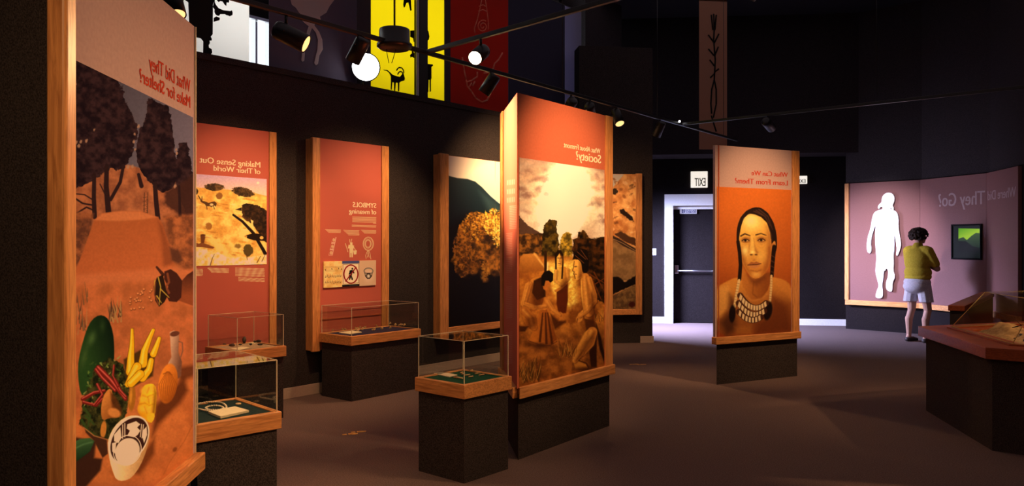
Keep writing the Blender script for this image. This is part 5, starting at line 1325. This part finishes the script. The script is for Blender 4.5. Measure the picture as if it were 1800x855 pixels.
# ---- mural, second section: canyon wall and road
P = Print(MF2, xm1, s2, .49, 2.385, 220, 420, 0); P.tr(1065, 290, 2.667)
P.fill(nz((196, 112, 50), (236, 160, 84), 30, 70))
P.poly([(-200, 20), (90, 38), (60, 75), (30, 110), (-200, 160)], (206, 164, 120), 2)
for k in range(70):
    rr = random.Random(k + 10); a_, b_ = rr.uniform(-150, 145), rr.uniform(60, 330)
    P.ell(a_, b_, rr.uniform(4, 16), rr.uniform(3, 9), rr.choice([(150, 80, 34), (226, 150, 80), (246, 180, 110), (110, 58, 26)]), rr.uniform(-60, 60), 2, .6, 4, 6)
P.ell(40, 125, 16, 14, (60, 34, 18), 0, 3, .9, 5, 6); P.poly([(65, 210), (85, 208), (100, 225), (125, 245), (130, 265), (110, 258), (90, 240), (70, 228)], (52, 28, 16), 3, 1, 4, 6)
P.poly([(40, 325), (70, 312), (110, 335), (140, 345), (140, 380), (90, 362)], (92, 52, 26), 3, .9, 4, 6)
P.poly([(-200, 300), (28, 340), (140, 390), (140, 540), (-200, 560)], nz((140, 92, 48), (172, 116, 62), 24, 71), 3)
P.poly([(28, 330), (60, 345), (140, 395), (140, 408), (80, 380), (28, 345)], (70, 42, 26), 2); P.line([(28, 345), (80, 368), (140, 404)], 3, (206, 150, 90), 1.5, .8)
P.poly([(-200, 530), (60, 525), (90, 550), (140, 520), (140, 560), (70, 590), (28, 610), (-200, 640)], (30, 18, 12), 4, 1, 4, 8)
P.poly([(28, 615), (140, 560), (140, 690), (-200, 690), (-200, 640)], nz((104, 66, 34), (150, 100, 50), 12, 72), 4); P.ell(122, 655, 14, 14, (84, 28, 16), 0, 4, .9, 4, 6)
P.tr(0, 0, 1)
fo = P.sheet('photo_print', 0, .02, P.material('canyon_picture', WARM, .4, .3, 1.0), None)
bm = bmesh.new(); bm.from_mesh(fo.data); rel(bm, MF2, KM); bm.to_mesh(fo.data); bm.free(); fo.parent = mur
# ================================================================== THINGS IN THE CASES
def on_deck(px, py, z):
    Y = (CAM_H - z) * F_PX / (py - CY); return Vector(((px - CX) / F_PX * Y, Y, z))
def cpt(org, x, y, z): ox, oy, sc = org; return on_deck(ox + x / sc, oy + y / sc, z)
def card(org, pts, z, label, th=.010, group=None):
    q = [cpt(org, x, y, z) for x, y in pts]; c = sum(q, Vector()) / 4
    t = obj('label_card', prism([((p - c).x, (p - c).y) for p in q], .0005, th, .001), M['cream']); t.location = c
    return tag(t, label, 'label card', group)

oA = (340, 540, 3.888); zA2 = zA + .001
card(oA, [(100, 730), (285, 695), (380, 722), (185, 765)], zA, 'cream label card on the dark teal cloth beside the bead necklace', .012)
def bead_loop(lines, r, name, label, z):
    t = thing(name, label, 'necklace', cpt(oA, 140, 690, z))
    rr = random.Random(5); bm = bmesh.new(); bs = bmesh.new()
    for ln in lines:
        p = [cpt(oA, x, y, z + r + .001) - t.location for x, y in ln]
        p = [Vector(a.location if hasattr(a, 'location') else a) for a in p]
        for a, b in zip(p, p[1:]): tube(bs, a, b, r * .3, None, 5)
        pos = 0; segs = list(zip(p, p[1:])); step = r * 2.1
        for a, b in segs:
            L = (b - a).length
            while pos < L:
                m = Matrix.Translation(a + (b - a) * (pos / L)); bmesh.ops.create_icosphere(bm, subdivisions=1, radius=r * rr.uniform(.85, 1.15), matrix=m); pos += step
            pos -= L
    for f in bm.faces: f.smooth = True
    obj('beads', bm, M['shell'], t); obj('string', bs, M['cream'], t)
    return t
M['shell'] = mat_plain('white_shell', (.82, .72, .56), .4, .4)
def sm_loop(pts, n=2, closed=False):
    p = [Vector((x, y)) for x, y in pts]
    for _ in range(n):
        q = [p[0]] if not closed else []
        rng_ = range(len(p) if closed else len(p) - 1)
        for i in rng_:
            a, b = p[i], p[(i + 1) % len(p)]; q += [a * .75 + b * .25, a * .25 + b * .75]
        if not closed: q.append(p[-1])
        p = q
    if closed: p.append(p[0])
    return [(v.x, v.y) for v in p]
bead_loop([sm_loop([(-20, 672), (20, 668), (60, 655), (120, 650), (190, 652), (222, 672), (228, 692), (200, 706), (150, 712), (90, 712), (30, 695), (-20, 690)]),
           sm_loop([(80, 690), (110, 678), (150, 674), (192, 680), (212, 694), (170, 704), (120, 706), (88, 700)], 2, True)], .0056, 'bead_necklace', 'white bead necklace coiled in a double loop on dark teal cloth', zA)
c = cpt(oA, 307, 667, zA); d = obj('disc_bead', lathe([(.003, .0), (.013, .0), (.015, .003), (.013, .007), (.003, .007)], 20), M['bone']); d.location = c
tag(d, 'small round tan disc alone on the dark teal cloth', 'disc')

def lump(name, c, sx, sy, sz, rot, mat, seed, label, cat, group=None, amp=.35):
    bm = bmesh.new(); bmesh.ops.create_icosphere(bm, subdivisions=2, radius=1)
    for v in bm.verts:
        n = 1 + amp * mnoise.noise(v.co * 1.4 + Vector((seed * 3.1, 0, seed)))
        v.co = Vector((v.co.x * n * sx, v.co.y * n * sy, v.co.z * n * sz))
    zmin = min(v.co.z for v in bm.verts)
    for v in bm.verts: v.co.z -= zmin
    for f in bm.faces: f.smooth = True
    o = obj(name, bm, M[mat]); o.location = c; o.rotation_euler = (0, 0, rot); return tag(o, label, cat, group)
oB = (340, 540, 3.888); zb2 = zB + .0008
for k, (x, y, sx, sy, sz, lab) in enumerate(((265, 270, .026, .014, .012, 'dark oval stone tool nearest the front edge of the small case'),
        (348, 250, .024, .016, .026, 'tallest dark stone tool standing in the middle of the small case'),
        (446, 245, .026, .016, .013, 'dark stone tool at the back right of the small case'),
        (455, 262, .022, .012, .008, 'flat dark stone flake at the right front of the small case'),
        (392, 262, .020, .012, .009, 'small dark stone flake right of the tallest stone'),
        (212, 262, .018, .011, .008, 'small dark stone flake at the left end of the small case'),
        (320, 262, .014, .010, .007, 'tiny dark stone flake in front of the tallest stone'),
        (420, 245, .014, .010, .010, 'tiny dark stone beside the back right stone'))):
    lump('stone_tool', cpt(oB, x, y, zb2), sx, sy, sz, .7 + k, 'stone', k, lab, 'stone tool', 'stone tools in the small case')
card(oB, [(255, 290), (330, 274), (385, 280), (310, 298)], zB, 'pale label card at the front of the small stone case', .004)
card(oB, [(360, 246), (420, 236), (470, 242), (415, 252)], zB, 'pale label card at the back of the small stone case', .003)

oS = (540, 560, 8.571)
card(oS, [(478, 222), (680, 192), (825, 214), (640, 244)], zS, 'cream label card lying at the front corner of the bone case', .006)
rr = random.Random(12)
for k, (x, y) in enumerate(((400, 188), (430, 180), (540, 172), (590, 168), (700, 145), (750, 158), (820, 128), (870, 140), (945, 110), (1050, 122), (1100, 90), (1180, 104), (1225, 84), (1330, 102), (1010, 172), (1255, 142), (1400, 100), (1460, 105), (760, 185), (830, 168), (1130, 158))):
    c = cpt(oS, x, y + 8, zS + .001)
    t = thing('bone_fragment', 'small tan bone fragment in the rows on dark blue felt', 'bone', c, W1.rot + rr.uniform(-.5, .5) + .5, 'bone fragments in the long case')
    L = rr.uniform(.045, .075); bm = bmesh.new()
    pts = [Vector((-L / 2 + L * q / 5, .006 * math.sin(q * 1.3 + k), .007 + .004 * math.sin(q * 2 + k))) for q in range(6)]
    for q in range(5): tube(bm, pts[q], pts[q + 1], .006 + .002 * math.sin(q + k), .006 + .002 * math.sin(q + 1 + k), 7)
    obj('shaft', bm, M['bone'], t)
    bm = bmesh.new()
    for q in range(4):
        bmesh.ops.create_icosphere(bm, subdivisions=1, radius=rr.uniform(.006, .010), matrix=Matrix.Translation(pts[rr.choice((0, 1, 3, 4, 5))] + Vector((0, rr.uniform(-.006, .006), rr.uniform(.004, .010)))))
    obj('knob', bm, M['bone'], t)

oC = (730, 570, 5.697)
card(oC, [(185, 503), (280, 489), (422, 517), (340, 537)], zC, 'cream label card on the green felt', .006)
for k, (x, y, L) in enumerate(((462, 494, .022), (478, 508, .026), (520, 519, .042), (556, 535, .036), (560, 474, .030), (597, 485, .016), (626, 502, .044), (664, 517, .044))):
    c = cpt(oC, x, y, zC + .0008)
    bm = bmesh.new(); tube(bm, (-L / 2, 0, .0055), (L / 2, 0, .0055), .0052, .0046, 8)
    o = obj('bone_piece', bm, M['bone']); o.location = c; o.rotation_euler = (0, 0, .75 + .1 * math.sin(k * 2)); tag(o, 'short tan bone piece laid out on the green felt', 'bone piece', 'bone pieces on the green felt')
c = cpt(oC, 430, 547, zC + .0008)
bm = bmesh.new(); tube(bm, (-.035, 0, .006), (.035, 0, .006), .006, .005, 8); o = obj('bone_piece', bm, M['bone']); o.location = c; o.rotation_euler = (0, 0, -.62)
tag(o, 'long tan bone piece at the end of the cream card on green felt', 'bone piece')

# ================================================================== THE VISITOR
def capsule(bm, p0, p1, r0, r1, sub=2):
    tmp = bmesh.new()
    for p, r in ((p0, r0), (p1, r1)):
        t2 = bmesh.new(); bmesh.ops.create_icosphere(t2, subdivisions=sub, radius=r, matrix=Matrix.Translation(Vector(p)))
        for v in t2.verts: tmp.verts.new(v.co)
        t2.free()
    bmesh.ops.convex_hull(tmp, input=list(tmp.verts))
    bmesh.ops.delete(tmp, geom=[v for v in tmp.verts if not v.link_faces], context='VERTS')
    me = bpy.data.meshes.new('t'); tmp.to_mesh(me); tmp.free(); bm.from_mesh(me); bpy.data.meshes.remove(me)
def blob(bm, c, rx, ry, rz, rot=None, sub=3):
    m = Matrix.Translation(Vector(c)) @ (rot.to_matrix().to_4x4() if rot else Matrix()) @ Matrix.Diagonal((rx, ry, rz, 1))
    bmesh.ops.create_icosphere(bm, subdivisions=sub, radius=1, matrix=m)
def fused(name, bm, mat, parent, voxel=.008, it=5, bumps=0):
    o = obj(name, bm, mat)
    m = o.modifiers.new('r', 'REMESH'); m.mode = 'VOXEL'; m.voxel_size = voxel
    s_ = o.modifiers.new('s', 'SMOOTH'); s_.factor = .5; s_.iterations = it
    me = bpy.data.meshes.new_from_object(o.evaluated_get(bpy.context.evaluated_depsgraph_get()))
    old = o.data; o.modifiers.clear(); o.data = me; bpy.data.meshes.remove(old); me.name = name
    for p in me.polygons: p.use_smooth = True
    if not me.materials: me.materials.append(mat)
    o.parent = parent
    return o

pg = G(1603, 602.5)
psn = thing('person', 'woman with dark curly hair, yellow shirt and pale shorts standing with folded arms', 'person', (pg.x + .12, pg.y + .06, 0), math.radians(24 - 90))
skin = mat_noise('skin', (.40, .22, .165), (.48, .27, .20), 12, .55, .05, .001, .3)
bm = bmesh.new()
for s in (-1, 1):
    fy = -.02 if s < 0 else .03
    hip, knee, ank = (s * .09, 0, .84), (s * .112, fy + .025, .46), (s * .118, fy - .02, .085)
    capsule(bm, hip, knee, .088, .054); capsule(bm, knee, (s * .116, fy - .022, .32), .050, .052); capsule(bm, (s * .116, fy - .025, .33), ank, .053, .032)
    capsule(bm, ank, (s * .118, fy - .055, .035), .034, .030); capsule(bm, (s * .118, fy - .04, .03), (s * .133, fy + .13, .022), .030, .020)
blob(bm, (0, -.015, .90), .165, .125, .13); capsule(bm, (0, 0, .95), (0, 0, 1.15), .125, .125); blob(bm, (0, .0, 1.22), .165, .115, .15)
capsule(bm, (-.13, 0, 1.315), (.13, 0, 1.315), .06, .06); capsule(bm, (0, -.005, 1.33), (0, .015, 1.45), .056, .052)
# head: skull, jaw, nose, brow, lips, ears
hy = .03
blob(bm, (0, hy - .005, 1.525), .074, .093, .092); blob(bm, (0, hy + .03, 1.475), .056, .066, .070); blob(bm, (0, hy + .075, 1.43), .024, .020, .018)
capsule(bm, (0, hy + .088, 1.525), (0, hy + .112, 1.487), .010, .014, 1); capsule(bm, (-.034, hy + .08, 1.535), (.034, hy + .08, 1.535), .013, .013, 1)
capsule(bm, (-.016, hy + .088, 1.458), (.016, hy + .088, 1.458), .009, .009, 1)
for s in (-1, 1): blob(bm, (s * .076, hy - .01, 1.50), .010, .020, .032)
# folded arms with hands
hands = {}
for s, ely, wr, hd_ in ((1, .10, (-.07, .215, 1.125), (-.145, .185, 1.15)), (-1, .10, (.07, .185, 1.085), (.15, .155, 1.10))):
    sh, el = (s * .168, .0, 1.305), (s * .225, ely, 1.055)
    capsule(bm, sh, el, .055, .043); capsule(bm, el, wr, .043, .029)
    capsule(bm, wr, hd_, .027, .030); h = Vector(hd_); d0 = (h - Vector(wr)).normalized()
    for q in range(4):
        base = h + Vector((0, .012, .024 - .016 * q)); mid = base + d0 * .036 + Vector((0, -.008, .002)); tip = mid + d0 * (.014 + .005 * (q in (1, 2))) + Vector((0, -.030, 0))
        capsule(bm, base, mid, .0095, .009, 1); capsule(bm, mid, tip, .009, .0075, 1)
    tb = Vector(wr) + d0 * .02 + Vector((0, .005, .026)); capsule(bm, tb, tb + Vector((0, .0, .032)) + d0 * .022, .011, .0095, 1); capsule(bm, tb + Vector((0, 0, .032)) + d0 * .022, tb + Vector((0, -.008, .040)) + d0 * .044, .0095, .008, 1)
body = fused('body', bm, skin, psn, .0062, 3)
for s in (-1, 1):
    bm = bmesh.new(); blob(bm, (s * .030, hy + .078, 1.512), .011, .010, .008, None, 2); ey_ = obj('eye', bm, M['white'], psn, True)
    bm = bmesh.new(); blob(bm, (s * .030, hy + .0855, 1.512), .0045, .004, .0045, None, 2); obj('pupil', bm, M['black'], ey_, True)
yel = mat_noise('yellow_knit', (.36, .26, .025), (.47, .345, .04), 90, .9, .4, .002, .05)
bm = bmesh.new()
blob(bm, (0, -.01, .925), .192, .148, .06); blob(bm, (0, -.005, 1.0), .196, .155, .12); blob(bm, (0, -.01, 1.13), .188, .145, .15); blob(bm, (0, -.008, 1.23), .188, .135, .14)
capsule(bm, (-.14, -.005, 1.312), (.14, -.005, 1.312), .072, .072); capsule(bm, (0, -.01, 1.345), (0, .0, 1.375), .078, .068)
for s in (-1, 1): capsule(bm, (s * .165, 0, 1.305), (s * .21, .075, 1.125), .071, .066)
for k in range(14): 
    rr = random.Random(k); z = rr.uniform(.92, 1.02); a = rr.uniform(0, 6.28); capsule(bm, (.178 * math.cos(a), .136 * math.sin(a), z), (.185 * math.cos(a + .5), .142 * math.sin(a + .5), z + rr.uniform(-.02, .03)), .016, .014, 1)
shirt_ = fused('shirt', bm, yel, psn, .008, 4)
bm = bmesh.new(); capsule(bm, (0, -.012, 1.368), (0, .006, 1.392), .066, .060); fused('collar', bm, yel, shirt_, .006, 2)
sho = mat_noise('pale_cotton', (.42, .39, .43), (.54, .51, .55), 70, .85, .3, .002, .1)
bm = bmesh.new()
blob(bm, (0, -.02, .86), .192, .155, .10); blob(bm, (0, -.03, .80), .19, .16, .11)
for s in (-1, 1):
    fy = -.01 if s < 0 else .015
    capsule(bm, (s * .09, 0, .82), (s * .122, fy, .55), .10, .098)
for v in bm.verts: v.co.z = max(v.co.z, .578)
fused('shorts', bm, sho, psn, .008, 3)
hair = mat_noise('dark_curls', (.012, .007, .006), (.04, .022, .016), 40, .7, .6, .006, .2)
bm = bmesh.new(); rr = random.Random(9)
blob(bm, (0, hy - .045, 1.545), .105, .098, .086)
for k in range(230):
    a = rr.uniform(0, 2 * PI); e = rr.uniform(-.75, 1.4); v = Vector((math.cos(a) * math.cos(e), math.sin(a) * math.cos(e), math.sin(e)))
    if v.y > .42 and v.z < .5: continue
    if v.y > .1 and v.z < -.25: continue
    p = Vector((0, hy - .025, 1.535)) + Vector((v.x * .122, v.y * .124, v.z * .096)); bmesh.ops.create_icosphere(bm, subdivisions=1, radius=rr.uniform(.014, .024), matrix=Matrix.Translation(p))
fused('hair', bm, hair, psn, .006, 1)
shoe = mat_plain('dark_shoe_leather', (.035, .025, .025), .5, .3)
for s in (-1, 1):
    fy = -.02 if s < 0 else .03
    bm = bmesh.new(); capsule(bm, (s * .118, fy - .048, .032), (s * .126, fy + .06, .030), .041, .040); capsule(bm, (s * .126, fy + .05, .028), (s * .136, fy + .155, .020), .038, .026)
    geom = bm.verts[:] + bm.edges[:] + bm.faces[:]
    for v in bm.verts: v.co.z = max(v.co.z, 0.0)
    fused('shoe', bm, shoe, psn, .006, 2)
